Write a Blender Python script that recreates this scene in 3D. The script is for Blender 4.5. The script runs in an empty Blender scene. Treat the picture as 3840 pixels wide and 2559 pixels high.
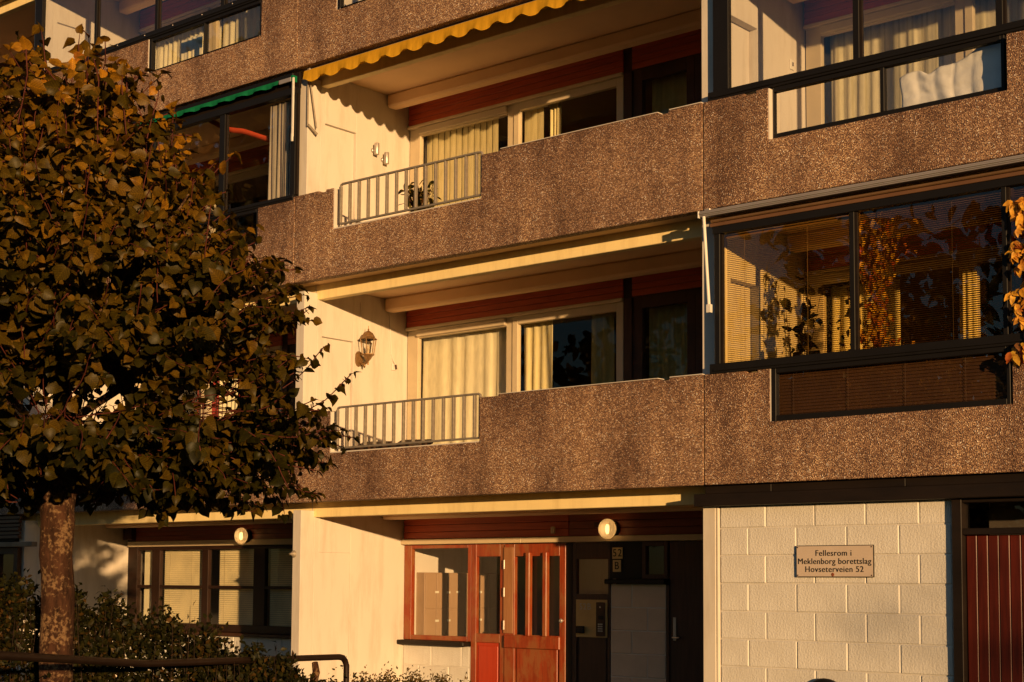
import bpy, bmesh, math, random
import numpy as np
from mathutils import Vector, Matrix
random.seed(7)
rng = np.random.default_rng(11)
S = bpy.context.scene
COL = S.collection

# ------------------------------------------------------------------ camera
cam_d = bpy.data.cameras.new('camera')
cam = bpy.data.objects.new('camera', cam_d)
COL.objects.link(cam)
CAM = Vector((14.17194, -12.62744, 1.97172))
RM = Matrix(((0.76484, 0.04431, 0.64269), (0.64419, -0.06221, -0.76233), (0.0062, 0.99708, -0.07612)))
cam.matrix_world = Matrix.Translation(CAM) @ RM.to_4x4()
cam_d.sensor_width = 36.0
cam_d.lens = 54.469
cam_d.shift_y = 0.12097
cam_d.clip_start = 0.1
cam_d.clip_end = 2000
S.camera = cam

# ------------------------------------------------------------------ sky, sun, exposure
SUN_DIR = Vector((1.72, -1.0, 0.168)).normalized()      # towards the sun
elev = math.asin(SUN_DIR.z)
W = bpy.data.worlds.new('World')
S.world = W
W.use_nodes = True
wn = W.node_tree
sky = wn.nodes.new('ShaderNodeTexSky')
sky.sky_type = 'NISHITA'
sky.sun_disc = False
sky.sun_elevation = elev
sky.sun_rotation = math.atan2(SUN_DIR.x, SUN_DIR.y)
sky.altitude = 100
sky.air_density = 1.0
sky.dust_density = 0.2
sky.ozone_density = 2.2
bg = wn.nodes['Background']
bg.inputs['Strength'].default_value = 0.075
wn.links.new(sky.outputs[0], bg.inputs['Color'])

sun_d = bpy.data.lights.new('sun', 'SUN')
sun_d.energy = 5.0
sun_d.angle = math.radians(0.55)
sun_d.color = (1.0, 0.59, 0.245)
sun = bpy.data.objects.new('sun', sun_d)
sun.rotation_euler = SUN_DIR.to_track_quat('Z', 'Y').to_euler()
sun.location = (30, -20, 12)
COL.objects.link(sun)

S.view_settings.view_transform = 'Standard'
S.view_settings.look = 'None'
S.view_settings.exposure = 0.28
S.view_settings.gamma = 1.0
S.view_settings.use_curve_mapping = False
try:
    S.cycles.use_denoising = True
    S.cycles.denoiser = 'OPENIMAGEDENOISE'
    S.cycles.max_bounces = 8
    S.cycles.transparent_max_bounces = 24
    S.cycles.caustics_reflective = False
    S.cycles.caustics_refractive = False
    S.cycles.sample_clamp_indirect = 4.0
except Exception:
    pass

# ------------------------------------------------------------------ materials
def newmat(name):
    m = bpy.data.materials.new(name)
    m.use_nodes = True
    nt = m.node_tree
    for n in list(nt.nodes):
        nt.nodes.remove(n)
    out = nt.nodes.new('ShaderNodeOutputMaterial')
    return m, nt, out

def N(nt, typ, **kw):
    n = nt.nodes.new(typ)
    for k, v in kw.items():
        if k in n.inputs:
            n.inputs[k].default_value = v
        else:
            setattr(n, k, v)
    return n

def ramp(nt, fac, stops):
    r = nt.nodes.new('ShaderNodeValToRGB')
    el = r.color_ramp.elements
    while len(el) < len(stops):
        el.new(0.5)
    for e, (p, c) in zip(el, stops):
        e.position = p
        e.color = (*c, 1) if len(c) == 3 else c
    nt.links.new(fac, r.inputs[0])
    return r.outputs[0]

def coords(nt, scale=(1, 1, 1), kind='Object'):
    tc = nt.nodes.new('ShaderNodeTexCoord')
    mp = nt.nodes.new('ShaderNodeMapping')
    mp.inputs['Scale'].default_value = scale
    nt.links.new(tc.outputs[kind], mp.inputs[0])
    return mp.outputs[0]

def mixrgb(nt, a, b, fac, mode='MIX'):
    m = nt.nodes.new('ShaderNodeMix')
    m.data_type = 'RGBA'
    m.blend_type = mode
    for sock, v in ((m.inputs[6], a), (m.inputs[7], b), (m.inputs[0], fac)):
        if isinstance(v, (int, float)):
            sock.default_value = v
        elif isinstance(v, tuple):
            sock.default_value = (*v, 1)
        else:
            nt.links.new(v, sock)
    return m.outputs[2]

def M(name, col, rough=0.7, spec=0.3, metal=0.0, var=0.12, vscale=(3, 3, 3), bump=0.0, bscale=60, bdist=0.004, dark=None, coat=0.0, grime=0.0):
    """painted / plain surface with slight tonal variation, grain and wear"""
    m, nt, out = newmat(name)
    p = N(nt, 'ShaderNodeBsdfPrincipled')
    p.inputs['Roughness'].default_value = rough
    p.inputs['Specular IOR Level'].default_value = spec
    p.inputs['Metallic'].default_value = metal
    p.inputs['Coat Weight'].default_value = coat
    nz = N(nt, 'ShaderNodeTexNoise', Scale=1.0, Detail=5.0, Roughness=0.6)
    nt.links.new(coords(nt, vscale), nz.inputs[0])
    d = dark or tuple(c * (1 - var * 2) for c in col)
    c = ramp(nt, nz.outputs[0], [(0.3, d), (0.68, col)])
    if grime:
        gz_ = N(nt, 'ShaderNodeTexNoise', Scale=1.0, Detail=7.0, Roughness=0.7)
        nt.links.new(coords(nt, (5.5, 5.5, 0.9)), gz_.inputs[0])
        g_ = 1 - grime
        c = mixrgb(nt, c, ramp(nt, gz_.outputs[0], [(0.30, (g_, g_ * 0.97, g_ * 0.93)), (0.52, (1, 1, 1))]), 1.0, 'MULTIPLY')
    nt.links.new(c, p.inputs['Base Color'])
    if bump:
        bz = N(nt, 'ShaderNodeTexNoise', Scale=bscale, Detail=4.0)
        nt.links.new(coords(nt), bz.inputs[0])
        b = N(nt, 'ShaderNodeBump', Strength=bump, Distance=bdist)
        nt.links.new(bz.outputs[0], b.inputs['Height'])
        nt.links.new(b.outputs[0], p.inputs['Normal'])
    nt.links.new(p.outputs[0], out.inputs[0])
    return m

def wood(name, light, dark, axis='X', rough=0.45, spec=0.4, worn=None):
    m, nt, out = newmat(name)
    p = N(nt, 'ShaderNodeBsdfPrincipled')
    p.inputs['Roughness'].default_value = rough
    p.inputs['Specular IOR Level'].default_value = spec
    sc = {'X': (1.2, 20, 20), 'Z': (18, 18, 1.1)}[axis]
    nz = N(nt, 'ShaderNodeTexNoise', Scale=1.6, Detail=8.0, Roughness=0.65, Distortion=0.6)
    v = coords(nt, sc)
    oi = N(nt, 'ShaderNodeObjectInfo')
    add = N(nt, 'ShaderNodeVectorMath', operation='ADD')
    mul = N(nt, 'ShaderNodeMath', operation='MULTIPLY')
    mul.inputs[1].default_value = 37.0
    nt.links.new(oi.outputs['Random'], mul.inputs[0])
    nt.links.new(v, add.inputs[0])
    nt.links.new(mul.outputs[0], add.inputs[1])
    nt.links.new(add.outputs[0], nz.inputs[0])
    c = ramp(nt, nz.outputs[0], [(0.28, dark), (0.5, tuple((a + b) / 2 for a, b in zip(light, dark))), (0.72, light)])
    if worn:
        wz = N(nt, 'ShaderNodeTexNoise', Scale=1.0, Detail=6.0, Roughness=0.7)
        nt.links.new(coords(nt, (7, 7, 3)), wz.inputs[0])
        f = ramp(nt, wz.outputs[0], [(0.47, (0, 0, 0)), (0.58, (1, 1, 1))])
        c = mixrgb(nt, c, worn, f)
    nt.links.new(c, p.inputs['Base Color'])
    b = N(nt, 'ShaderNodeBump', Strength=0.25, Distance=0.002)
    nt.links.new(nz.outputs[0], b.inputs['Height'])
    nt.links.new(b.outputs[0], p.inputs['Normal'])
    nt.links.new(p.outputs[0], out.inputs[0])
    return m

def aggregate():
    """washed pebble concrete: every pebble its own tone, rain streaks, dirt"""
    m, nt, out = newmat('exposed_aggregate')
    p = N(nt, 'ShaderNodeBsdfPrincipled')
    p.inputs['Roughness'].default_value = 0.6
    p.inputs['Specular IOR Level'].default_value = 0.35
    v = coords(nt)
    nzw = N(nt, 'ShaderNodeTexNoise', Scale=40.0, Detail=2.0)
    nt.links.new(v, nzw.inputs[0])
    warp = mixrgb(nt, v, nzw.outputs[1], 0.012)
    vo = N(nt, 'ShaderNodeTexVoronoi', Scale=90.0, Randomness=1.0)
    nt.links.new(warp, vo.inputs['Vector'])
    sep = N(nt, 'ShaderNodeSeparateColor')
    nt.links.new(vo.outputs['Color'], sep.inputs[0])
    c = ramp(nt, sep.outputs[0], [(0.0, (0.085, 0.046, 0.031)), (0.25, (0.245, 0.132, 0.076)), (0.5, (0.42, 0.25, 0.142)),
                                  (0.75, (0.55, 0.355, 0.205)), (0.93, (0.72, 0.52, 0.34)), (1.0, (0.92, 0.86, 0.78))])
    cem = ramp(nt, vo.outputs['Distance'], [(0.35, (0, 0, 0)), (0.75, (1, 1, 1))])
    c = mixrgb(nt, c, (0.165, 0.088, 0.058), cem)
    st = N(nt, 'ShaderNodeTexNoise', Scale=1.0, Detail=5.0, Roughness=0.6)
    nt.links.new(coords(nt, (1.9, 1.9, 0.42)), st.inputs[0])
    sf = ramp(nt, st.outputs[0], [(0.36, (0.55, 0.50, 0.48)), (0.50, (0.93, 0.91, 0.90)), (0.64, (1.24, 1.24, 1.16))])
    c = mixrgb(nt, c, sf, 1.0, 'MULTIPLY')
    bz = N(nt, 'ShaderNodeTexNoise', Scale=7.0, Detail=4.0)
    nt.links.new(v, bz.inputs[0])
    bf = ramp(nt, bz.outputs[0], [(0.3, (0.82, 0.8, 0.8)), (0.7, (1.1, 1.1, 1.1))])
    c = mixrgb(nt, c, bf, 1.0, 'MULTIPLY')
    sx = N(nt, 'ShaderNodeSeparateXYZ'); nt.links.new(v, sx.inputs[0])
    h1 = N(nt, 'ShaderNodeMath', operation='MULTIPLY_ADD'); h1.inputs[1].default_value = 1 / 2.7; h1.inputs[2].default_value = -2.929 / 2.7
    nt.links.new(sx.outputs[2], h1.inputs[0])
    h2 = N(nt, 'ShaderNodeMath', operation='FRACT'); nt.links.new(h1.outputs[0], h2.inputs[0])
    rn = N(nt, 'ShaderNodeTexNoise', Scale=1.0, Detail=6.0, Roughness=0.65)
    nt.links.new(coords(nt, (4.2, 4.2, 0.3)), rn.inputs[0])
    h3 = N(nt, 'ShaderNodeMath', operation='MULTIPLY_ADD'); h3.inputs[1].default_value = 0.62
    nt.links.new(rn.outputs[0], h3.inputs[0]); nt.links.new(h2.outputs[0], h3.inputs[2])
    c = mixrgb(nt, c, ramp(nt, h3.outputs[0], [(0.50, (1.06, 1.06, 1.06)), (0.62, (0.92, 0.9, 0.9)), (0.78, (0.66, 0.62, 0.62))]), 1.0, 'MULTIPLY')
    nt.links.new(c, p.inputs['Base Color'])
    inv = N(nt, 'ShaderNodeMath', operation='SUBTRACT')
    inv.inputs[0].default_value = 1.0
    nt.links.new(vo.outputs['Distance'], inv.inputs[1])
    b = N(nt, 'ShaderNodeBump', Strength=1.0, Distance=0.010)
    nt.links.new(inv.outputs[0], b.inputs['Height'])
    nt.links.new(b.outputs[0], p.inputs['Normal'])
    nt.links.new(p.outputs[0], out.inputs[0])
    return m

def glass(name, tint=(0.98, 0.985, 0.98), ior=1.52, rough=0.0):
    m, nt, out = newmat(name)
    tr = N(nt, 'ShaderNodeBsdfTransparent')
    tr.inputs[0].default_value = (*tint, 1)
    gl = N(nt, 'ShaderNodeBsdfGlossy', Roughness=rough)
    fr = N(nt, 'ShaderNodeFresnel', IOR=ior)
    ge = N(nt, 'ShaderNodeNewGeometry')
    inv = N(nt, 'ShaderNodeMath', operation='SUBTRACT')
    inv.inputs[0].default_value = 1.0
    nt.links.new(ge.outputs['Backfacing'], inv.inputs[1])
    mul = N(nt, 'ShaderNodeMath', operation='MULTIPLY')
    nt.links.new(fr.outputs[0], mul.inputs[0])
    nt.links.new(inv.outputs[0], mul.inputs[1])
    mx = N(nt, 'ShaderNodeMixShader')
    nt.links.new(mul.outputs[0], mx.inputs[0])
    nt.links.new(tr.outputs[0], mx.inputs[1])
    nt.links.new(gl.outputs[0], mx.inputs[2])
    nt.links.new(mx.outputs[0], out.inputs[0])
    return m

def cloth(name, col, trans=0.3, stripes=None, weave=300):
    m, nt, out = newmat(name)
    d = N(nt, 'ShaderNodeBsdfDiffuse')
    t = N(nt, 'ShaderNodeBsdfTranslucent')
    nz = N(nt, 'ShaderNodeTexNoise', Scale=1.0, Detail=4.0)
    nt.links.new(coords(nt, (30, 30, 6)), nz.inputs[0])
    c = ramp(nt, nz.outputs[0], [(0.3, tuple(x * 0.82 for x in col)), (0.7, col)])
    if stripes:
        # stripes = (period, [(pos, colour)...]) running vertically
        tc = N(nt, 'ShaderNodeTexCoord')
        sx = N(nt, 'ShaderNodeSeparateXYZ')
        nt.links.new(tc.outputs['Object'], sx.inputs[0])
        dv = N(nt, 'ShaderNodeMath', operation='DIVIDE')
        dv.inputs[1].default_value = stripes[0]
        nt.links.new(sx.outputs[0], dv.inputs[0])
        fr = N(nt, 'ShaderNodeMath', operation='FRACT')
        nt.links.new(dv.outputs[0], fr.inputs[0])
        sc = ramp(nt, fr.outputs[0], stripes[1])
        nt.nodes[-1].color_ramp.interpolation = 'CONSTANT'
        c = mixrgb(nt, c, sc, 1.0, 'MULTIPLY')
    nt.links.new(c, d.inputs[0])
    nt.links.new(c, t.inputs[0])
    mx = N(nt, 'ShaderNodeMixShader')
    mx.inputs[0].default_value = trans
    nt.links.new(d.outputs[0], mx.inputs[1])
    nt.links.new(t.outputs[0], mx.inputs[2])
    nt.links.new(mx.outputs[0], out.inputs[0])
    return m

def leafmat(name, stops, trans=0.35, gloss=0.012, zr=None):
    m, nt, out = newmat(name)
    ge = N(nt, 'ShaderNodeNewGeometry')
    oi = N(nt, 'ShaderNodeObjectInfo')
    ad = N(nt, 'ShaderNodeMath', operation='ADD')
    nt.links.new(ge.outputs['Random Per Island'], ad.inputs[0])
    nt.links.new(oi.outputs['Random'], ad.inputs[1])
    fr = N(nt, 'ShaderNodeMath', operation='FRACT')
    nt.links.new(ad.outputs[0], fr.inputs[0])
    fac = fr.outputs[0]
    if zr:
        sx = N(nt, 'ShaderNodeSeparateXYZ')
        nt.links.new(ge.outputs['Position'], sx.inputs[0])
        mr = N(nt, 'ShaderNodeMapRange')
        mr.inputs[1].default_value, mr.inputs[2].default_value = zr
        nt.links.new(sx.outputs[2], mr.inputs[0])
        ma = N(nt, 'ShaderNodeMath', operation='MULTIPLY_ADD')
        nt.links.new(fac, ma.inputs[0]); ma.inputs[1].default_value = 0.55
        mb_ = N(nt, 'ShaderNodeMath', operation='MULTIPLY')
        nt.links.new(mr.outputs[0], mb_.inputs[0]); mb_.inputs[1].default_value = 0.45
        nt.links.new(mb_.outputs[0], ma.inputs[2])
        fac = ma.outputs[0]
    c = ramp(nt, fac, stops)
    nz = N(nt, 'ShaderNodeTexNoise', Scale=22.0, Detail=4.0)
    nt.links.new(coords(nt), nz.inputs[0])
    sp = ramp(nt, nz.outputs[0], [(0.35, (0.62, 0.55, 0.45)), (0.6, (1.15, 1.12, 1.0))])
    c = mixrgb(nt, c, sp, 1.0, 'MULTIPLY')
    if zr:
        uv = N(nt, 'ShaderNodeUVMap')
        sp2 = N(nt, 'ShaderNodeSeparateXYZ')
        nt.links.new(uv.outputs[0], sp2.inputs[0])
        ab = N(nt, 'ShaderNodeMath', operation='ABSOLUTE'); nt.links.new(sp2.outputs[0], ab.inputs[0])
        mm = N(nt, 'ShaderNodeMath', operation='MULTIPLY_ADD'); mm.inputs[1].default_value = -0.85
        nt.links.new(ab.outputs[0], mm.inputs[0]); nt.links.new(sp2.outputs[1], mm.inputs[2])
        m5 = N(nt, 'ShaderNodeMath', operation='MULTIPLY'); m5.inputs[1].default_value = 5.5; nt.links.new(mm.outputs[0], m5.inputs[0])
        fr2 = N(nt, 'ShaderNodeMath', operation='FRACT'); nt.links.new(m5.outputs[0], fr2.inputs[0])
        vein = ramp(nt, fr2.outputs[0], [(0.0, (1.45, 1.4, 1.2)), (0.16, (1.05, 1.05, 1.0)), (0.75, (0.8, 0.8, 0.8)), (1.0, (1.3, 1.25, 1.1))])
        rib_ = ramp(nt, ab.outputs[0], [(0.0, (1.5, 1.45, 1.2)), (0.05, (1, 1, 1))])
        c = mixrgb(nt, c, vein, 1.0, 'MULTIPLY')
        c = mixrgb(nt, c, rib_, 1.0, 'MULTIPLY')
    d = N(nt, 'ShaderNodeBsdfDiffuse')
    t = N(nt, 'ShaderNodeBsdfTranslucent')
    g = N(nt, 'ShaderNodeBsdfGlossy', Roughness=0.42)
    g.inputs[0].default_value = (0.6, 0.6, 0.55, 1)
    nt.links.new(c, d.inputs[0])
    nt.links.new(c, t.inputs[0])
    mx = N(nt, 'ShaderNodeMixShader')
    mx.inputs[0].default_value = trans
    nt.links.new(d.outputs[0], mx.inputs[1])
    nt.links.new(t.outputs[0], mx.inputs[2])
    m2 = N(nt, 'ShaderNodeMixShader')
    m2.inputs[0].default_value = gloss
    nt.links.new(mx.outputs[0], m2.inputs[1])
    nt.links.new(g.outputs[0], m2.inputs[2])
    nt.links.new(m2.outputs[0], out.inputs[0])
    return m

def bark():
    m, nt, out = newmat('bark_with_lichen')
    p = N(nt, 'ShaderNodeBsdfPrincipled', Roughness=0.9)
    p.inputs['Specular IOR Level'].default_value = 0.15
    v = coords(nt, (1, 1, 1))
    a = N(nt, 'ShaderNodeTexNoise', Scale=17.0, Detail=8.0, Roughness=0.7)
    nt.links.new(coords(nt, (1, 1, 0.35)), a.inputs[0])
    base = ramp(nt, a.outputs[0], [(0.3, (0.010, 0.005, 0.003)), (0.5, (0.046, 0.020, 0.011)), (0.72, (0.085, 0.038, 0.021))])
    l = N(nt, 'ShaderNodeTexNoise', Scale=36.0, Detail=5.0, Roughness=0.65)
    nt.links.new(v, l.inputs[0])
    big = N(nt, 'ShaderNodeTexNoise', Scale=4.5, Detail=3.0)
    nt.links.new(v, big.inputs[0])
    s = N(nt, 'ShaderNodeMath', operation='MULTIPLY_ADD')
    nt.links.new(big.outputs[0], s.inputs[0])
    s.inputs[1].default_value = 0.7
    nt.links.new(l.outputs[0], s.inputs[2])
    f = ramp(nt, s.outputs[0], [(0.86, (0, 0, 0)), (1.02, (1, 1, 1))])
    f2 = ramp(nt, s.outputs[0], [(0.5, (0, 0, 0)), (1.0, (0, 0, 0))])
    c = mixrgb(nt, base, (0.19, 0.115, 0.06), f)
    nt.links.new(c, p.inputs['Base Color'])
    b = N(nt, 'ShaderNodeBump', Strength=1.0, Distance=0.03)
    nt.links.new(a.outputs[0], b.inputs['Height'])
    nt.links.new(b.outputs[0], p.inputs['Normal'])
    nt.links.new(p.outputs[0], out.inputs[0])
    return m

AGG = aggregate()
WHITE = M('white_wall_paint', (0.67, 0.62, 0.555), rough=0.75, var=0.04, vscale=(1.5, 1.5, 0.8), bump=0.12, bscale=35, bdist=0.004, grime=0.16)
BLOCKW = M('white_painted_block', (0.72, 0.70, 0.66), rough=0.7, var=0.06, vscale=(1.6, 1.6, 1.6), bump=0.7, bscale=55, bdist=0.008, grime=0.14)
MORTAR = M('painted_mortar', (0.70, 0.67, 0.62), rough=0.85, bump=0.4, bscale=90)
CREAM = M('cream_beam_paint', (0.97, 0.80, 0.42), rough=0.7, var=0.05, vscale=(2, 2, 2), bump=0.06, bscale=50, grime=0.14)
CEIL = M('ceiling_paint', (0.90, 0.64, 0.38), rough=0.85, var=0.06, vscale=(1.2, 1.2, 1.2), bump=0.1, bscale=30)
BROWN = M('brown_frame_stain', (0.062, 0.026, 0.013), rough=0.5, var=0.2, vscale=(4, 4, 4))
DARKBR = M('dark_brown_fascia', (0.014, 0.008, 0.005), rough=0.6, var=0.25, vscale=(2, 2, 9), bump=0.1, bscale=50)
BLACK = M('black_aluminium', (0.010, 0.009, 0.009), rough=0.5, spec=0.2, var=0.1)
TRIM = M('beige_window_trim', (0.66, 0.54, 0.36), rough=0.55, var=0.08, vscale=(3, 3, 3))
FRAMEC = M('cream_window_frame', (0.62, 0.52, 0.36), rough=0.5, var=0.08)
REDWOOD = wood('red_stained_boards', (0.55, 0.105, 0.03), (0.30, 0.045, 0.016), 'X')
REDDOOR = wood('red_varnished_door', (0.35, 0.062, 0.017), (0.17, 0.026, 0.008), 'Z', rough=0.3, worn=(0.27, 0.088, 0.03))
REDPANEL = wood('bright_red_panel', (0.46, 0.045, 0.011), (0.36, 0.03, 0.008), 'Z', rough=0.38)
DOORPLANK = wood('dark_red_planks', (0.12, 0.016, 0.008), (0.05, 0.007, 0.004), 'Z', rough=0.42)
DARKWOOD = wood('dark_wood', (0.075, 0.03, 0.018), (0.035, 0.014, 0.009), 'Z')
GLASS = glass('window_glass')
GLASSB = glass('balcony_glass', ior=2.35)
GLASST = glass('bronze_tinted_glass', tint=(1.0, 0.945, 0.77), ior=1.85)
STEEL = M('weathered_galvanised_steel', (0.34, 0.29, 0.23), rough=0.55, metal=0.35, var=0.15, vscale=(20, 20, 20), bump=0.1)
ALU = M('brushed_aluminium', (0.52, 0.47, 0.44), rough=0.38, metal=0.55, var=0.08)
WHITEMET = M('white_lacquered_metal', (0.74, 0.71, 0.66), rough=0.4, var=0.05)
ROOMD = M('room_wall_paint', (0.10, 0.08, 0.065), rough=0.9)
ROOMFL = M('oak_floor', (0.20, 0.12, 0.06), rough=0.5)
DARKMET = M('black_painted_pipe', (0.020, 0.010, 0.006), rough=0.45, var=0.2, vscale=(10, 10, 10), bump=0.05)
GREY = M('grey_mailbox_steel', (0.40, 0.26, 0.16), rough=0.45, var=0.06)
PAPER = M('paper_label', (0.78, 0.74, 0.62), rough=0.8)
RUBBER = M('joint_sealant', (0.035, 0.03, 0.026), rough=0.9)
SEALY = M('yellow_sealant', (0.50, 0.33, 0.12), rough=0.9)

# ------------------------------------------------------------------ object helpers
WL = {}
def tag(o, label=None, cat=None, group=None, kind=None):
    if label: o['label'] = label
    if cat: o['category'] = cat
    if group: o['group'] = group
    if kind: o['kind'] = kind
    return o

def thing(name, label, cat, loc=(0, 0, 0), group=None):
    o = bpy.data.objects.new(name, None)
    o.empty_display_size = 0.2
    o.location = loc
    COL.objects.link(o)
    WL[o.name] = Vector(loc)
    return tag(o, label, cat, group)

def link(name, mesh, parent=None, mat=None):
    o = bpy.data.objects.new(name, mesh)
    COL.objects.link(o)
    if mat and not mesh.materials:
        mesh.materials.append(mat)
    if parent is not None:
        o.parent = parent
        o.matrix_parent_inverse = Matrix.Translation(-WL[parent.name])
    WL[o.name] = Vector((0, 0, 0))
    return o

class MB:
    def __init__(self):
        self.v = []; self.f = []; self.sm = []
    def add(self, v, f, smooth=False):
        n = len(self.v)
        self.v += [tuple(p) for p in v]
        self.f += [tuple(i + n for i in q) for q in f]
        self.sm += [smooth] * len(f)
        return self
    def box(self, x0, x1, y0, y1, z0, z1):
        v = [(x0, y0, z0), (x1, y0, z0), (x1, y1, z0), (x0, y1, z0), (x0, y0, z1), (x1, y0, z1), (x1, y1, z1), (x0, y1, z1)]
        return self.add(v, [(0, 3, 2, 1), (4, 5, 6, 7), (0, 1, 5, 4), (1, 2, 6, 5), (2, 3, 7, 6), (3, 0, 4, 7)])
    def prism(self, poly, y0, y1):
        """poly: (x, z) counter-clockwise seen from -Y"""
        n = len(poly)
        v = [(x, y0, z) for x, z in poly] + [(x, y1, z) for x, z in poly]
        f = [tuple(range(n)), tuple(range(2 * n - 1, n - 1, -1))]
        f += [(i, i + n, (i + 1) % n + n, (i + 1) % n) for i in range(n)]
        return self.add(v, f)
    def tube(self, pts, r, n=10, cap=True, smooth=True):
        pts = [Vector(p) for p in pts]
        rs = r if isinstance(r, (list, tuple)) else [r] * len(pts)
        rings = []
        up = Vector((0.13, 0.2, 1)).normalized()
        for i, p in enumerate(pts):
            a = pts[max(i - 1, 0)]; b = pts[min(i + 1, len(pts) - 1)]
            t = (b - a).normalized()
            u = t.cross(up)
            if u.length < 1e-3: u = t.cross(Vector((1, 0, 0)))
            u.normalize(); w = u.cross(t).normalized(); up = w
            rings.append([p + (u * math.cos(2 * math.pi * k / n) + w * math.sin(2 * math.pi * k / n)) * rs[i] for k in range(n)])
        v = [q for ring in rings for q in ring]
        f = []
        for i in range(len(pts) - 1):
            for k in range(n):
                f.append((i * n + k, i * n + (k + 1) % n, (i + 1) * n + (k + 1) % n, (i + 1) * n + k))
        self.add(v, f, smooth)
        if cap:
            self.add(rings[0], [tuple(range(n - 1, -1, -1))])
            self.add(rings[-1], [tuple(range(n))])
        return self
    def lathe(self, prof, c, n=24, axis='Z', smooth=True):
        """prof: (radius, height) along axis from c"""
        c = Vector(c)
        v = []; f = []
        for r, h in prof:
            for k in range(n):
                a = 2 * math.pi * k / n
                x, y = r * math.cos(a), r * math.sin(a)
                v.append(c + (Vector((x, y, h)) if axis == 'Z' else Vector((x, h, y)) if axis == 'Y' else Vector((h, x, y))))
        m = len(prof)
        for i in range(m - 1):
            for k in range(n):
                q = (i * n + k, i * n + (k + 1) % n, (i + 1) * n + (k + 1) % n, (i + 1) * n + k)
                f.append(q if axis == 'Z' or axis == 'X' else q[::-1])
        return self.add(v, f, smooth)
    def mesh(self, name, bevel=0.0):
        me = bpy.data.meshes.new(name)
        me.from_pydata(self.v, [], self.f)
        me.polygons.foreach_set('use_smooth', self.sm)
        if bevel:
            bm = bmesh.new(); bm.from_mesh(me)
            es = [e for e in bm.edges if len(e.link_faces) == 2 and e.calc_face_angle(0) > 0.6]
            bmesh.ops.bevel(bm, geom=es, offset=bevel, segments=1, affect='EDGES', clamp_overlap=True)
            bm.to_mesh(me); bm.free()
        me.update()
        return me
    def build(self, name, mat, parent=None, bevel=0.0):
        return link(name, self.mesh(name, bevel), parent, mat)

def bx(name, mat, parent, x0, x1, y0, y1, z0, z1, bevel=0.003):
    return MB().box(x0, x1, y0, y1, z0, z1).build(name, mat, parent, bevel)

# ------------------------------------------------------------------ setting
G = 0.22                                     # level of the ground at the building
H = 2.7                                      # storey height
ZB = {1: 2.929, 2: 5.629, 3: 8.329, 4: 11.029}   # underside of each balcony panel
XF = [-11.94, -5.975, -0.005, 5.93, 11.90]   # centre lines of the cross walls
FW = 0.073
YB = 1.93                                    # plane of the back wall of the balconies

gm, gnt, gout = newmat('ground_asphalt_and_grass')
gp = N(gnt, 'ShaderNodeBsdfPrincipled', Roughness=0.9)
gz = N(gnt, 'ShaderNodeTexNoise', Scale=0.25, Detail=6.0)
gnt.links.new(coords(gnt), gz.inputs[0])
gnt.links.new(ramp(gnt, gz.outputs[0], [(0.42, (0.05, 0.046, 0.04)), (0.55, (0.055, 0.065, 0.025))]), gp.inputs['Base Color'])
gnt.links.new(gp.outputs[0], gout.inputs[0])
gv = []; gf = []
xs = [-400, -120, -40, -20, -10, 0, 10, 20, 40, 120, 400]
for j, y in enumerate(xs):
    for i, x in enumerate(xs):
        gv.append((x, y, G))
for j in range(10):
    for i in range(10):
        gf.append((j * 11 + i, j * 11 + i + 1, (j + 1) * 11 + i + 1, (j + 1) * 11 + i))
ground = MB().add(gv, gf).build('ground', gm)
tag(ground, 'asphalt and lawn in front of the building', None, None, 'structure')

# ------------------------------------------------------------------ the apartment building
B = thing('apartment_building', 'long apartment building of pebbled balcony panels and white cross walls', 'apartment building', (0, 0, G))

def panel_poly(x0, x1, zb, notch, seed, full=False):
    zt = zb + 1.077
    r = random.Random(seed)
    pts = [(x0, zb), (x1, zb)]
    def j(): return r.uniform(-0.004, 0.004)
    if full:
        return pts + [(x1, zt), (x0, zt)]
    a, b = notch
    top = []
    if b < x1 - 1.0:       # notch on the left part
        top = [(x1, zt), (x1 - 0.40, zt + j()), (x1 - 0.405, zt - 0.022), (x1 - 0.50, zt - 0.024), (x1 - 0.525, zt + j()),
               (b + 0.27, zt + j()), (b + 0.265, zt - 0.016), (b, zt - 0.012), (b, zb + 0.575), (a, zb + 0.57), (a, zt + j()),
               (a - 0.13, zt + j()), (a - 0.135, zt - 0.026), (a - 0.255, zt - 0.026), (a - 0.26, zt + j()), (x0, zt)]
    else:                  # mirrored
        top = [(x1, zt), (b + 0.26, zt + j()), (b + 0.255, zt - 0.026), (b + 0.135, zt - 0.026), (b + 0.13, zt + j()), (b, zt + j()),
               (b, zb + 0.57), (a, zb + 0.575), (a, zt - 0.012), (a - 0.265, zt - 0.016), (a - 0.27, zt + j()), (x0, zt)]
    return pts + top

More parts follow.
